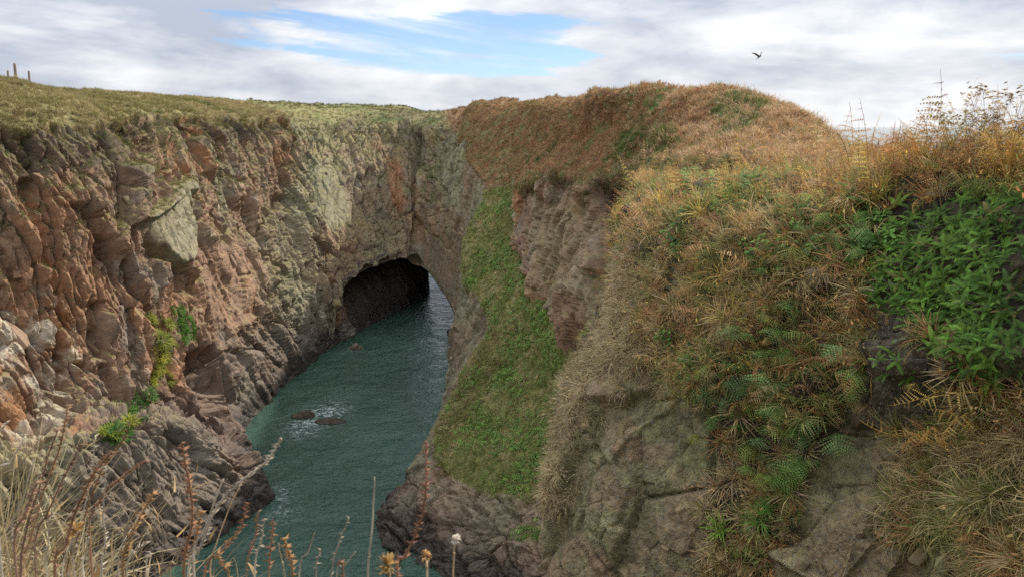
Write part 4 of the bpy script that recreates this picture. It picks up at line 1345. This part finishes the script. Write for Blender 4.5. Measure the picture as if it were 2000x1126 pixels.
def singles(n, weight, meshes, name, cols, scl, label, cat, group, nmix=.6, zmix=.5, jit=.3, face=1.0, mind=26, sink=.02, L=None, zones=None):
    """plants that can be told apart: objects of their own, spaced out over the face"""
    L = L or LD
    got, out = [], []
    idx = pick(L, weight * (L.px > 5) * (L.px < 1995) * (L.py < 1115), n * 14, False)
    for i in idx:
        a = (L.px[i], L.py[i])
        if all((a[0] - b[0]) ** 2 + (a[1] - b[1]) ** 2 > mind * mind for b in got):
            got.append(a)
            out.append(i)
            if len(out) == n:
                break
    m = len(out)
    up = L.N[out] * nmix + Z3 * zmix + RNG.normal(0, jit, (m, 3))
    fc = L.N[out] * [1, 1, 0] * face + RNG.normal(0, .4, (m, 3))
    Ms = frames(up, RNG.uniform(0, 6.28, m), fc)
    cc = mixcols(cols, m)
    res = []
    for k, i in enumerate(out):
        lab, grp = label, group
        if zones:      # where it grows, told by the things around it
            for test, words in zones:
                if test(L.px[i], L.py[i]):
                    lab, grp = label + ' ' + words, group + ' ' + words
                    break
        res.append(thing(name, meshes[k % len(meshes)], L.P[i] - L.N[i] * sink, Ms[k], RNG.uniform(*scl), cc[k], lab, cat, grp))
    return res

F_DEAD = [frond_mesh('bracken_frond', M_LEAF, R(.8, 1.1), 13, R(.9, 1.7), .20, True, R(.6, 1.0), .25, parts=True) for _ in range(5)]
F_LIVE = [frond_mesh('bracken_frond', M_LEAF, R(.8, 1.0), 12, R(1.7, 2.4), .34, True, .08, .22, parts=True) for _ in range(4)]
F_FERN = [{'frond': [fern_mesh('frond', M_LEAF, 1, .28, q * 6.28 / 5) for q in range(5)]} for _ in range(6)]
T_MOP = [tuft_mesh('grass_tussock', M_LEAF, 125, .55, .014, .95, 2.1, .12, 5) for _ in range(4)]
T_ROS = [tuft_mesh('grass_rosette', M_LEAF, 48, .34, .022, .8, 1.2, .05, 4) for _ in range(2)]
T_TALL = [frond_mesh('bracken_stalk', M_LEAF, R(1.0, 1.3), 9, R(.3, .7), .24, True, R(.5, 1.0), .40, .08, True) for _ in range(5)]

singles(150, Z_TOP * smooth(dpx, 1240, 1300) * (.5 + smooth(dpx, 1580, 1680)), T_TALL, 'bracken_stalk', BROWN + GOLDEN, (.6, 1.15), 'upright rust brown bracken stalk on the buttress brow', 'bracken', 'bracken stalks', nmix=.05, zmix=1, jit=.16, mind=16,
        zones=[(lambda x, y: x < 1420, 'beside the mound'), (lambda x, y: x < 1640, 'over the brown tangle'), (lambda x, y: x < 1800, 'between tangle and fern patch'), (lambda x, y: True, 'above the green fern patch')])
singles(70, Z_MID, F_DEAD, 'bracken_frond', BROWN, (.55, 1.0), 'dead brown bracken frond drooping on the buttress', 'bracken', 'dead bracken fronds', nmix=.8, zmix=.25, mind=30,
        zones=[(lambda x, y: x < 1320, 'beside its pale grass edge'), (lambda x, y: x > 1560 and y < 660, 'beside the green ferns'), (lambda x, y: y < 560, 'around the tan tussocks'), (lambda x, y: x > 1420, 'among blue-green fronds'), (lambda x, y: True, 'below the tan tussocks')])
singles(30, Z_GOLD + .5 * Z_TOP * smooth(dpx, 1500, 1700), F_DEAD, 'bracken_frond', GOLDEN, (.65, 1.05), 'golden yellow bracken frond on the buttress', 'bracken', 'golden bracken fronds', nmix=.7, zmix=.6, mind=26, sink=-.06,
        zones=[(lambda x, y: y < 560, 'up on its brow'), (lambda x, y: True, 'below the green ferns')])
singles(60, Z_TEAL, F_LIVE, 'bracken_frond', [(2, (.18, .29, .10)), (2, (.16, .28, .07)), (1, (.30, .37, .09))], (.5, .85), 'blue-green bracken frond on the buttress', 'bracken', 'green bracken fronds', nmix=.55, zmix=.7, mind=22,
        zones=[(lambda x, y: y < 710, 'close under the brown tangle'), (lambda x, y: x > 1560, 'against the dark bare ledge'), (lambda x, y: y > 820, 'low down above the strap leaved rosettes'), (lambda x, y: True, 'beside the lichened rock face')])
singles(290, Z_FERN, F_FERN, 'fern', [(3, (.14, .27, .045)), (2, (.19, .33, .055)), (1, (.09, .18, .04))], (.45, .75), 'bright green fern tuft in the fern patch', 'fern', 'bright green ferns', nmix=.9, zmix=.4, mind=14, sink=-.03,
        zones=[(lambda x, y: y < 410, 'just under the brown bracken brow'), (lambda x, y: x < 1740, 'at its thin fringe by the brown tangle'), (lambda x, y: y > 630 and x < 1900, 'over the dark bare rock'), (lambda x, y: y > 630, 'above the golden bracken'), (lambda x, y: abs(x - 1850) < 70 and abs(y - 490) < 60, 'around a grey dead branch'), (lambda x, y: y < 480, 'higher than the grey dead branches'), (lambda x, y: y > 570, 'lower than the grey dead branches'), (lambda x, y: True, 'between the grey dead branches')])
singles(9, polymask(dpx, dpy, [(1640, 690), (1850, 690), (1850, 760), (1780, 780), (1660, 740)], 10), F_FERN, 'fern', [(1, (.15, .30, .045))], (.55, .8), 'small green fern rooted in the dark bare rock below the fern patch', 'fern', 'small ferns on the dark rock', mind=26)

def at_px(L, px, py):
    return int(np.argmin((L.px - px) ** 2 + (L.py - py) ** 2))

def single_at(px, py, me, name, color, scl, label, cat, group=None, nmix=.8, zmix=.4, out=.0):
    i = at_px(LD, px, py)
    up = (LD.N[i] * nmix + Z3 * zmix)[None]
    Ms = frames(up, np.zeros(1), (LD.N[i] * [1, 1, 0])[None] + RNG.normal(0, .2, (1, 3)))
    return thing(name, me, LD.P[i] + LD.N[i] * out, Ms[0], scl, color, label, cat, group)

single_at(1680, 815, T_MOP[0], 'grass_tussock', (.40, .29, .15), .6, 'shaggy straw brown grass tussock capping the bare rock under the dark ledge', 'grass tussock', nmix=.6, zmix=.7)
single_at(1782, 645, T_MOP[1], 'grass_tussock', (.30, .23, .13), .38, 'small withered grass tussock between the ferns and the dark rock', 'grass tussock', nmix=.7, zmix=.6)
for k, (px, py, s_) in enumerate(((1375, 520, .6), (1455, 545, .62), (1300, 500, .55), (1510, 500, .5), (1440, 500, .55), (1560, 455, .55))):
    single_at(px, py, T_MOP[k % 4], 'grass_tussock', (.42, .31, .16), s_, 'pale tan grass tussock hanging from the peaty ledge of the buttress', 'grass tussock', 'tan tussocks on the peaty ledge', nmix=1, zmix=.1)
for k, (px, py) in enumerate(((1245, 470), (1290, 560), (1345, 610), (1420, 610), (1500, 590), (1570, 560), (1620, 520), (1265, 640), (1340, 560), (1390, 450), (1470, 440), (1600, 640), (1300, 690), (1450, 660))):
    rust = k % 2
    single_at(px, py, T_MOP[k % 4], 'grass_tussock', (.46, .27, .13) if rust else (.54, .42, .24), R(.6, .9), 'rust brown grass clump drooping through the tangle of the buttress' if rust else 'long straw grass clump drooping through the tangle of the buttress', 'grass tussock', 'rust clumps in the tangle' if rust else 'straw clumps in the tangle', nmix=1, zmix=.15)
for k, (px, py, s_) in enumerate(((1120, 745, .95), (1100, 830, .8), (1090, 900, .8), (1165, 690, .8), (1185, 630, .8), (1140, 780, .7), (1210, 760, .7), (1240, 720, .75), (1125, 960, .55), (1205, 830, .5))):
    single_at(px, py, T_MOP[k % 4], 'grass_tussock', (.44, .35, .20), s_, 'pale straw grass tussock on the bare edge of the buttress above the promontory', 'grass tussock', 'straw tussocks along the buttress edge', nmix=1, zmix=.2)
for k, (px, py, s_) in enumerate(((1790, 960, .8), (1840, 1010, .8), (1900, 930, .8), (1960, 1000, .8), (1890, 1080, .75), (1960, 1090, .7), (1800, 900, .6), (1980, 900, .7))):
    single_at(px, py, T_MOP[k % 4], 'grass_tussock', (.33, .265, .13), s_, 'dull straw grass tussock on the grassy shoulder below the golden bracken', 'grass tussock', 'tussocks on the lower shoulder', nmix=.9, zmix=.4)
single_at(1815, 940, T_ROS[1], 'grass_tussock', (.09, .15, .06), 1.0, 'dark green grass tuft at the edge of the straw grass shoulder', 'grass tussock', nmix=.9, zmix=.3)
single_at(1415, 1035, T_ROS[0], 'grass_rosette', (.24, .42, .06), 1.0, 'bright lime green rosette of strap leaves beside the lichened rock', 'plant', out=.12)
single_at(1490, 1015, T_ROS[1], 'grass_rosette', (.13, .27, .05), .95, 'dark green rosette of strap leaves in the dry grass of the buttress', 'plant', 'dark green rosettes', out=.12)
single_at(1510, 990, T_ROS[0], 'grass_rosette', (.11, .23, .045), .65, 'dark green rosette of strap leaves in the dry grass of the buttress', 'plant', 'dark green rosettes', out=.12)
single_at(1325, 690, T_ROS[1], 'grass_rosette', (.13, .24, .05), .7, 'green strap leaved plant under the brown drooping bracken', 'plant')
single_at(1355, 850, F_LIVE[0], 'bracken_frond', (.42, .42, .06), .35, 'small lemon yellow bracken frond over the lichened rock', 'bracken', nmix=1, zmix=0)

# tall bare umbels and twigs that stand against the sky
TW = [twig_mesh('tall_herb', M_LEAF, R(.9, 1.2), 4, .42, .8, .0045, True) for _ in range(6)]
for k in range(56):
    px = R(1600, 2010) if k < 32 else R(1820, 2010)
    i = at_px(LD, px, R(350, 400) if k % 3 else R(330, 350))
    s_ = (.42 + .68 * smooth(np.array(px), 1650, 1960)) * R(.75, 1.15)
    c = random.choice([(.26, .19, .08), (.20, .15, .075), (.30, .26, .07)])
    Ms = frames(np.array([[R(-.2, .15), R(-.1, .1), 1]]), np.array([R(0, 6)]))
    thing('tall_herb', TW[k % 6], LD.P[i] - Z3 * .05, Ms[0], s_, c, 'tall thin branching dry herb on the brow ' + ('beside the gap to the sea' if px < 1760 else 'above the green fern patch'), 'dry plant', 'tall dry herbs ' + ('by the sea gap' if px < 1760 else 'above the ferns'))
i = at_px(LM, 1592, 285)
thing('shrub', twig_mesh('shrub', M_LEAF, 1.7, 5, .75, .7, .012, True), LM.P[i] - Z3 * .1, frames(np.array([[.25, 0, 1.]]), np.zeros(1))[0], .95, (.17, .14, .09), 'small bare shrub on the seaward shoulder of the mound', 'shrub')
GT = [twig_mesh('dead_branch', M_LEAF, R(.7, .9), 4, .8, 0, .008) for _ in range(3)]
for px, py, s_ in ((1850, 480, .75), (1970, 520, .6), (1975, 620, .6), (1770, 560, .45)):
    i = at_px(LD, px, py)
    thing('dead_branch', GT[int(px) % 3], LD.P[i], frames((LD.N[i] + np.array([-.5, 0, .3]))[None], np.zeros(1))[0], s_, (.34, .31, .26), 'bleached grey dead branch poking out of the green ferns', 'branch', 'dead branches in the ferns')

# bright green and yellow plants on the tall cliff
for nm, poly, n, cols, lab in (
        ('cliff_plant', [(335, 600), (375, 600), (370, 660), (340, 665)], 16, [(1, (.10, .22, .035))], 'lush green plant in the moist crack of the tall cliff'),
        ('cliff_plant', [(290, 630), (335, 610), (345, 700), (345, 760), (300, 750), (300, 690)], 30, [(1, (.33, .34, .05)), (1, (.24, .27, .05))], 'yellow-green plant in the moist crack of the tall cliff'),
        ('cliff_plant', [(215, 800), (260, 765), (305, 770), (280, 800), (240, 850), (215, 840)], 26, [(2, (.075, .16, .035)), (1, (.28, .32, .05))], 'dark green plant on the ledge at the foot of the tall cliff')):
    me = [tuft_mesh('cliff_plant', M_LEAF, 130, .62, .05, 1.0, 1.6, .42, 3) for _ in range(3)]
    singles(n, polymask(LA.px, LA.py, poly, 6), me, nm, cols, (.7, 1.3), lab, 'plant', 'plants on the cliff: ' + lab.split()[0], nmix=1, zmix=.2, mind=9, L=LA)

# ------------------------------------------------------------------ loose angular blocks, parts of the rock they sit in
def block_material():
    m = bpy.data.materials.new('rock_block')
    m.use_nodes = True
    t = NT(m.node_tree)
    oi = t.n('ShaderNodeObjectInfo')
    pos = t.n('ShaderNodeNewGeometry').outputs['Position']
    f = t.noise(pos, 1.8, 6, .72)
    k = t.n('ShaderNodeMapRange', {'From Min': .3, 'From Max': .7, 'To Min': .6, 'To Max': 1.35, 'Value': f}).outputs[0]
    c = t.mix(1.0, oi.outputs['Color'], t.n('ShaderNodeCombineColor', {0: k, 1: k, 2: k}).outputs[0], 'MULTIPLY')
    bp = t.n('ShaderNodeBump', {'Strength': .5, 'Distance': .2, 'Height': t.noise(pos, 5.0, 5, .7)})
    bs = t.n('ShaderNodeBsdfPrincipled', {'Base Color': c, 'Roughness': .88, 'Normal': bp.outputs[0]})
    o = t.n('ShaderNodeOutputMaterial')
    t.link(bs.outputs[0], o.inputs[0])
    return m

import bmesh
M_BLOCK = block_material()
def hull_mesh(name, size, n=16):
    bm = bmesh.new()
    for _ in range(n):
        v = Vector([R(-1, 1) for _ in range(3)])
        k = max(abs(c) for c in v)
        v = v / k * R(.8, 1)
        bm.verts.new((v.x * size[0], v.y * size[1], v.z * size[2]))
    r = bmesh.ops.convex_hull(bm, input=bm.verts)
    bmesh.ops.delete(bm, geom=[g for g in r['geom_interior'] if isinstance(g, bmesh.types.BMVert)], context='VERTS')
    me = bpy.data.meshes.new(name)
    bm.to_mesh(me)
    bm.free()
    me.materials.append(M_BLOCK)
    return me

HULLS = [hull_mesh('rock_block', (R(.35, .6), R(.5, .75), R(.7, 1.2)), random.choice((14, 18, 22))) for _ in range(9)]

def rock_blocks(L, parent, weight, n, scl, bed):
    me = parent.data
    col = np.zeros(len(me.vertices) * 4, np.float32)
    me.attributes['col'].data.foreach_get('color', col)
    col = col.reshape(-1, 4)[:, :3]
    idx = pick(L, weight, n, False)
    for i in idx:
        M3 = bed @ rotmat(R(-.35, .35), R(-.35, .35), R(-.5, .5))
        dist = float(np.linalg.norm(L.P[i] - [0, 0, EYE]))
        s_ = R(*scl) * (.55 + .45 * R(0, 1) ** 2)
        ob = thing('rock_block', random.choice(HULLS), L.P[i] - L.N[i] * .55 * s_, M3, s_, col[i] * R(.8, 1.15), '', '', parent=parent)

rock_blocks(LA, OB_A, (1 - TURF_A) * smooth(LA.P[:, 2], 0, 2) * (LA.R > 1), 290, (.45, 1.25), BED_A)
rock_blocks(LB, OB_B, (1 - TURF_B) * (LB.R > 5.1) * (1 - smooth(LB.px, 800, 815) * smooth(LB.R, 6.5, 5.5)), 130, (.4, 1.0), BED_B)
rock_blocks(LM, OB_M, (1 - TURF_M) * (LM.R > 1) * (LM.px < 1215), 120, (.3, .75), BED_M)
rock_blocks(LG, OB_G, (1 - np.clip(GREEN_G + BROWN_G + FRONT_G, 0, 1)) * (LG.C > 1.1), 150, (.3, .8), BED_M)
rock_blocks(LD, OB_D, ROCK_D * (LD.C > 1.5), 36, (.12, .30), BED_M)

# boulders at the waterline, and the awash rocks in the inlet
def boulder(px, py, s_, col, label, z=0.0, group=None):
    c = Wz(px, py, z)
    t = Tri()
    bm = bmesh.new()
    bmesh.ops.create_icosphere(bm, subdivisions=4, radius=1.0)
    V = np.array([v.co[:] for v in bm.verts]); Fc = np.array([[v.index for v in f.verts] for f in bm.faces])
    bm.free()
    q = V * np.array(s_) + c
    o, a, b_ = blocks(q, (.9, .9, .9), BED_M, .55 * min(s_), int(px), groove=.2, ease=.12)
    q = q + V * (o + fbm(q, .5, 3, 5) * .15 * min(s_))[:, None]
    me = bpy.data.meshes.new('sea_rock')
    build(me, q - c, Fc)
    me.polygons.foreach_set('use_smooth', np.zeros(len(Fc), bool))
    n = fbm(q, .8, 3, 9)
    setcol(me, 'col', lerp(np.array(col), np.array(col) * .5, smooth(n, -.1, .2)))
    me.materials.append(M_ROCK)
    ob = bpy.data.objects.new('sea_rock', me)
    ob.location = c
    COL.objects.link(ob)
    ob['label'] = label; ob['category'] = 'rock'
    if group: ob['group'] = group
    return ob

boulder(592, 812, (1.3, .9, .5), (.085, .065, .045), 'brown rock just breaking the surface amid foam in the inlet')
boulder(645, 822, (1.7, .8, .22), (.07, .055, .04), 'flat brown reef awash beside the rock breaking the surface')
boulder(668, 655, (2.0, 1.7, 2.3), (.22, .185, .15), 'big grey-brown boulder at the foot of the cave wall')
boulder(697, 680, (.9, .7, .7), (.17, .13, .095), 'small tan boulder in the water below the cave')
boulder(640, 675, (1.2, 1.1, 1.1), (.15, .12, .10), 'dark wet boulder at the cliff foot near the cave')
boulder(728, 622, (1.4, 1.2, .9), (.07, .06, .05), 'low black rock at the waterline inside the cave')
boulder(885, 655, (.9, .9, 1.1), (.05, .045, .04), 'black rock stump standing in the water under the arch')

# ------------------------------------------------------------------ fence posts on the skyline
def wood_material():
    m = bpy.data.materials.new('weathered_wood')
    m.use_nodes = True
    t = NT(m.node_tree)
    pos = t.n('ShaderNodeNewGeometry').outputs['Position']
    f = t.noise(t.vmath('MULTIPLY', pos, (9, 9, 1.2)), 3.0, 4, .6)
    c = t.mix(t.ramp(f, .35, .65), (.16, .115, .085), (.30, .22, .165))
    bs = t.n('ShaderNodeBsdfPrincipled', {'Base Color': c, 'Roughness': .9})
    o = t.n('ShaderNodeOutputMaterial')
    t.link(bs.outputs[0], o.inputs[0])
    return m

M_WOOD = wood_material()
def fence_post(px0, py0, px1, py1, Y, r, label):
    b, tp = W(px0, py0 + 14, Y), W(px1, py1, Y)
    bm = bmesh.new()
    sides = 10
    rings = []
    for k, (f, rr) in enumerate(((0, 1.05), (.3, 1.0), (.65, 1.03), (.97, .97), (1, .8))):
        q = b + (tp - b) * f
        rings.append([bm.verts.new((q[0] - b[0] + r * rr * math.cos(6.283 * j / sides) * R(.95, 1.05), q[1] - b[1] + r * rr * math.sin(6.283 * j / sides), q[2] - b[2])) for j in range(sides)])
    for a, c in zip(rings[:-1], rings[1:]):
        for j in range(sides):
            bm.faces.new((a[j], a[(j + 1) % sides], c[(j + 1) % sides], c[j]))
    bm.faces.new(rings[-1]); bm.faces.new(rings[0][::-1])
    me = bpy.data.meshes.new('fence_post')
    bm.to_mesh(me); bm.free()
    me.materials.append(M_WOOD)
    o = bpy.data.objects.new('fence_post', me)
    o.location = b
    COL.objects.link(o)
    o['label'] = label; o['category'] = 'post'; o['group'] = 'fence posts on the skyline'

fence_post(34, 160, 28, 124, 62, .10, 'tall leaning wooden fence post between two shorter posts on the turf')
fence_post(18, 160, 15, 138, 64, .08, 'shortest wooden fence post on the turf skyline')
fence_post(59, 161, 56, 139, 64, .08, 'short slim wooden fence post standing alone down the turf slope')

# ------------------------------------------------------------------ gull in the sky
def gull():
    c = W(1483, 112, 55)
    bm = bmesh.new()
    prof = [(-.24, .012, .0), (-.16, .03, .0), (-.05, .055, .01), (.06, .06, .015), (.15, .045, .03), (.20, .03, .04), (.235, .006, .035)]
    rings = []
    for x, r, z in prof:
        rings.append([bm.verts.new((x, r * math.cos(6.283 * j / 8), z + r * .9 * math.sin(6.283 * j / 8))) for j in range(8)])
    for a, b in zip(rings[:-1], rings[1:]):
        for j in range(8):
            bm.faces.new((a[j], a[(j + 1) % 8], b[(j + 1) % 8], b[j]))
    bm.faces.new(rings[0][::-1]); bm.faces.new(rings[-1])
    tl = [bm.verts.new(v) for v in ((-.15, -.03, .008), (-.33, -.07, .0), (-.33, .07, .0), (-.15, .03, .008))]
    bm.faces.new(tl)
    for s in (-1, 1):   # raised wings with a bent wrist
        ch = [(.09, -.09, .03, .05), (.12, -.07, .20, .18), (.09, -.06, .38, .32), (-.04, -.10, .56, .42)]
        top = []
        for x0, x1, y, z in ch:
            top.append([bm.verts.new((x0, s * y, z + .012)), bm.verts.new(((x0 + x1) / 2, s * y, z + .022)), bm.verts.new((x1, s * y, z)), bm.verts.new(((x0 + x1) / 2, s * y, z - .006))])
        for a, b in zip(top[:-1], top[1:]):
            for j in range(4):
                f = (a[j], a[(j + 1) % 4], b[(j + 1) % 4], b[j])
                bm.faces.new(f if s > 0 else f[::-1])
        bm.faces.new(top[-1])
    me = bpy.data.meshes.new('gull')
    bm.to_mesh(me); bm.free()
    m = bpy.data.materials.new('gull_feathers')
    m.use_nodes = True
    t = NT(m.node_tree)
    gz = t.n('ShaderNodeSeparateXYZ', {0: t.n('ShaderNodeTexCoord').outputs['Object']})
    cc = t.mix(t.ramp(t.noise(None, 8.0, 3), .3, .7), (.10, .11, .12), (.22, .23, .25))
    bs = t.n('ShaderNodeBsdfPrincipled', {'Base Color': cc, 'Roughness': .8})
    o_ = t.n('ShaderNodeOutputMaterial'); t.link(bs.outputs[0], o_.inputs[0])
    me.materials.append(m)
    o = bpy.data.objects.new('gull', me)
    o.location = c
    o.rotation_euler = (math.radians(8), math.radians(-22), math.radians(-62))
    COL.objects.link(o)
    o['label'] = 'dark gull flying with raised wings above the bracken mound'; o['category'] = 'bird'
gull()

# ------------------------------------------------------------------ foreground: dry stems and straw grass on the bank
EDGE_W = smooth(BANK_P[:, 1], .9, 1.3) * smooth(BANK_P[:, 1] - BANK_EDGE, .5, .1)
def bank_scatter(name, kind, n, fx, cols, scl, label, lean=(.35, .15)):
    w_ = EDGE_W * fx(BANK_P)
    w_ = w_ / w_.sum()
    i = RNG.choice(len(w_), n, p=w_)
    P = BANK_P[i] + np.concatenate([RNG.uniform(-.07, .07, (n, 2)), np.zeros((n, 1))], 1)
    up = np.array([lean[0], lean[1], 1.0]) + RNG.normal(0, .22, (n, 3))
    scatter(name, kind, P, frames(up, RNG.uniform(0, 6.28, n)), RNG.uniform(*scl, n), mixcols(cols, n), label)

BANKS = [(3, (.38, .30, .17)), (2, (.30, .22, .115)), (1, (.25, .16, .08))]
bank_scatter('bank_grass', 'meadow_grass', 130, lambda P: smooth(P[:, 0], -1.25, -2.0) * (P[:, 0] > -4.5), BANKS, (.75, 1.25), 'straw coloured grass on the bank')
bank_scatter('bank_grass', 'long_tuft', 90, lambda P: (P[:, 0] > -4.5) * smooth(P[:, 0], -.9, -1.6), BANKS + [(1, (.26, .24, .085))], (.6, 1.0), 'low tufted grass on the bank')

def ground_z(x, y):
    k = np.argmin((BANK_P[:, 0] - x) ** 2 + (BANK_P[:, 1] - y) ** 2)
    return BANK_P[k, 2]

def dry_stem(px, Y, r, color, thorny, label, group, wob=.012, head=None):
    """one stem through photo points (tip first) at distance Y, rooted in the bank"""
    pts = [W(a, b, Y + .02 * k) for k, (a, b) in enumerate(px)][::-1]
    d = pts[0] - pts[1] if len(pts) > 1 else np.array([0, 0, -1.])
    foot = pts[0] + np.array([d[0] * .5, -.05, 0])
    foot[2] = ground_z(foot[0], foot[1]) - .03
    if foot[2] < pts[0][2] - .02:
        pts = [foot, (foot + pts[0]) / 2 + np.array([R(-.02, .02), 0, 0])] + pts
    # resample smoothly
    g = np.array(pts)[:, None, :]
    tt = np.linspace(0, len(pts) - 1, 6 * len(pts))
    c = cr(g, tt)[:, 0]
    c = c + np.cumsum(RNG.normal(0, wob * .06, c.shape), 0) * [1, 1, .3]
    base = c[0].copy()
    t = Tri()
    t.tube(list(c - base), r, r * .42, (1, 1, 1), 6)
    me = t.mesh('stem', M_LEAF)
    parts = None
    if head is not None:
        parts = {'stem': me, 'seed_head': head(c[-1] - base)}
    if thorny:
        th = Tri()
        for k in range(len(c)):
            for _ in range(thorny):
                a = R(0, 6.28)
                j = min(k + 1, len(c) - 1)
                q = c[k] + (c[j] - c[k]) * R(0, 1) - base
                out = np.array([math.cos(a), math.sin(a) * .7, R(-.1, .5)])
                out /= np.linalg.norm(out)
                L = R(.006, .014)
                s = np.array([0, 0, r * .9])
                t2 = np.cross(out, [0, 0, 1.]) * r * .5
                th.add([q + s, q - s + t2, q - s - t2, q + out * (L + r)], [(0, 1, 3), (1, 2, 3), (2, 0, 3)], (1.05, 1, .95))
        parts = {'stem': me, 'thorns': th.mesh('thorns', M_LEAF)}
    return thing('dry_stem', parts or me, base, np.eye(3), 1, color, label, 'dry stem', group)

PALE, RED, TAN = (.50, .44, .35), (.30, .17, .10), (.42, .32, .19)
STEMS = [
    ([(558, 850), (525, 895), (480, 930), (440, 968), (412, 1010), (392, 1062), (368, 1126)], 1.35, .0042, PALE, 2, 'longest pale thorny stem arching out over the inlet water'),
    ([(352, 865), (362, 910), (372, 960), (375, 1010), (365, 1060), (358, 1126)], 1.4, .0044, RED, 3, 'stout orange-brown thorny stem with a broken top'),
    ([(835, 860), (836, 950), (830, 1000), (815, 1040), (795, 1085), (778, 1126)], 1.25, .0038, (.34, .18, .12), 2, 'slender reddish thorny stem standing alone before the promontory foot'),
    ([(728, 928), (727, 1000), (724, 1080), (721, 1126)], 1.3, .0032, PALE, 0, 'single straight pale stem standing against the water'),
    ([(130, 790), (121, 850), (105, 900), (85, 960), (60, 1050), (40, 1126)], 1.7, .0042, (.36, .22, .13), 2, 'tall brown thorny stem leaning over the straw grass')]
for px, Y, r, c, th, lab in STEMS:
    dry_stem(px, Y, r, c, th, lab, None)
GP = 'pale dry stems on the bank'
GR = 'orange-brown thorny stems on the bank'
pale_list = [[(680, 1010), (662, 1060), (648, 1126)], [(616, 1040), (600, 1080), (585, 1126)], [(540, 1060), (550, 1100), (556, 1126)], [(513, 1015), (505, 1060), (495, 1126)],
             [(437, 935), (420, 980), (400, 1040), (380, 1110)], [(310, 1015), (285, 1055), (270, 1090), (262, 1126)], [(208, 910), (203, 1000), (205, 1060), (200, 1126)],
             [(272, 945), (250, 1000), (232, 1070), (228, 1126)], [(273, 985), (240, 1030), (215, 1075)], [(180, 855), (178, 910), (168, 970), (150, 1040), (120, 1126)],
             [(185, 990), (165, 1040), (140, 1095)], [(115, 815), (75, 865), (40, 910), (0, 960)], [(25, 820), (0, 845), (-30, 880)], [(45, 850), (20, 900), (-10, 960)],
             [(350, 1070), (340, 1100), (330, 1126)], [(292, 1075), (285, 1126)], [(175, 1045), (170, 1085), (168, 1126)], [(480, 930), (450, 985), (425, 1050), (410, 1126)],
             [(620, 1070), (612, 1126)], [(690, 1080), (668, 1110), (655, 1126)], [(245, 1000), (205, 1040), (160, 1080), (130, 1126)], [(100, 1000), (92, 1060), (88, 1126)],
             [(60, 900), (40, 980), (20, 1060)], [(455, 1090), (462, 1126)], [(290, 1060), (250, 1126)]]
for k, px in enumerate(pale_list):
    dry_stem(px, R(1.2, 1.7), R(.0022, .0034), (PALE, TAN)[k % 3 == 2], 1 if k % 3 == 0 else 0, 'pale bleached dry stem rising from the straw grass of the bank', GP)
red_list = [[(533, 1015), (530, 1060), (527, 1126)], [(555, 1056), (570, 1090), (573, 1126)], [(502, 1000), (497, 1050), (480, 1126)], [(485, 980), (470, 1030), (440, 1070), (400, 1126)],
            [(250, 830), (230, 870), (200, 910), (180, 960), (150, 1050), (130, 1126)], [(155, 870), (120, 930), (90, 1000), (65, 1080)], [(270, 900), (235, 925), (205, 950), (185, 985), (170, 1040)],
            [(395, 1000), (385, 1050), (378, 1126)], [(70, 940), (50, 1000), (30, 1080)], [(225, 880), (190, 920), (160, 975), (130, 1060), (110, 1126)], [(420, 1080), (440, 1110), (447, 1126)],
            [(105, 840), (80, 920), (55, 1010), (35, 1126)], [(665, 1095), (672, 1126)], [(300, 960), (270, 1010), (250, 1060), (238, 1126)]]
for k, px in enumerate(red_list):
    dry_stem(px, R(1.25, 1.75), R(.003, .0042), (RED, (.33, .20, .10), (.30, .19, .13))[k % 3], 2 + (k % 2), 'orange-brown thorny dry stem among the pale stems of the bank', GR)

# seed heads
def seed_head(px, Y, color, label, kind):
    def head(tip):
        t = Tri()
        for k in range(90 if kind == 'white' else 120):
            a, b = R(0, 6.28), R(-.4, 1.3)
            d = np.array([math.cos(a) * math.cos(b), math.sin(a) * math.cos(b), math.sin(b)])
            L = R(.009, .014) if kind == 'white' else R(.008, .030)
            s = np.cross(d, [0.3, .5, .7]); s /= np.linalg.norm(s)
            k_ = R(.7, 1.2)
            t.add([tip, tip + d * L * .8 + s * .003, tip + d * L, tip + d * L * .8 - s * .003], [(0, 1, 2), (0, 2, 3)], (k_, k_, k_))
        return t.mesh('seed_head', M_LEAF)
    o = dry_stem(px, Y, .0026, TAN, 0, label, None, head=head)
    for ch in o.children:
        if ch.name.startswith('seed_head'):
            ch.color = (*color, 1)
seed_head([(893, 1056), (890, 1080), (889, 1126)], 1.2, (.75, .68, .58), 'thin tan stem with a small round white seed head', 'white')
seed_head([(836, 1085), (838, 1105), (836, 1126)], 1.2, (.50, .32, .15), 'short tan stem topped by a dry orange bud', 'white')
seed_head([(762, 1102), (764, 1115), (765, 1126)], 1.2, (.42, .27, .10), 'dry flower stalk with a fluffy golden brown head', 'brown')
seed_head([(140, 1040), (138, 1080), (136, 1126)], 1.4, (.44, .28, .10), 'dry stalk with a ragged golden brown seed head in the straw grass', 'brown')
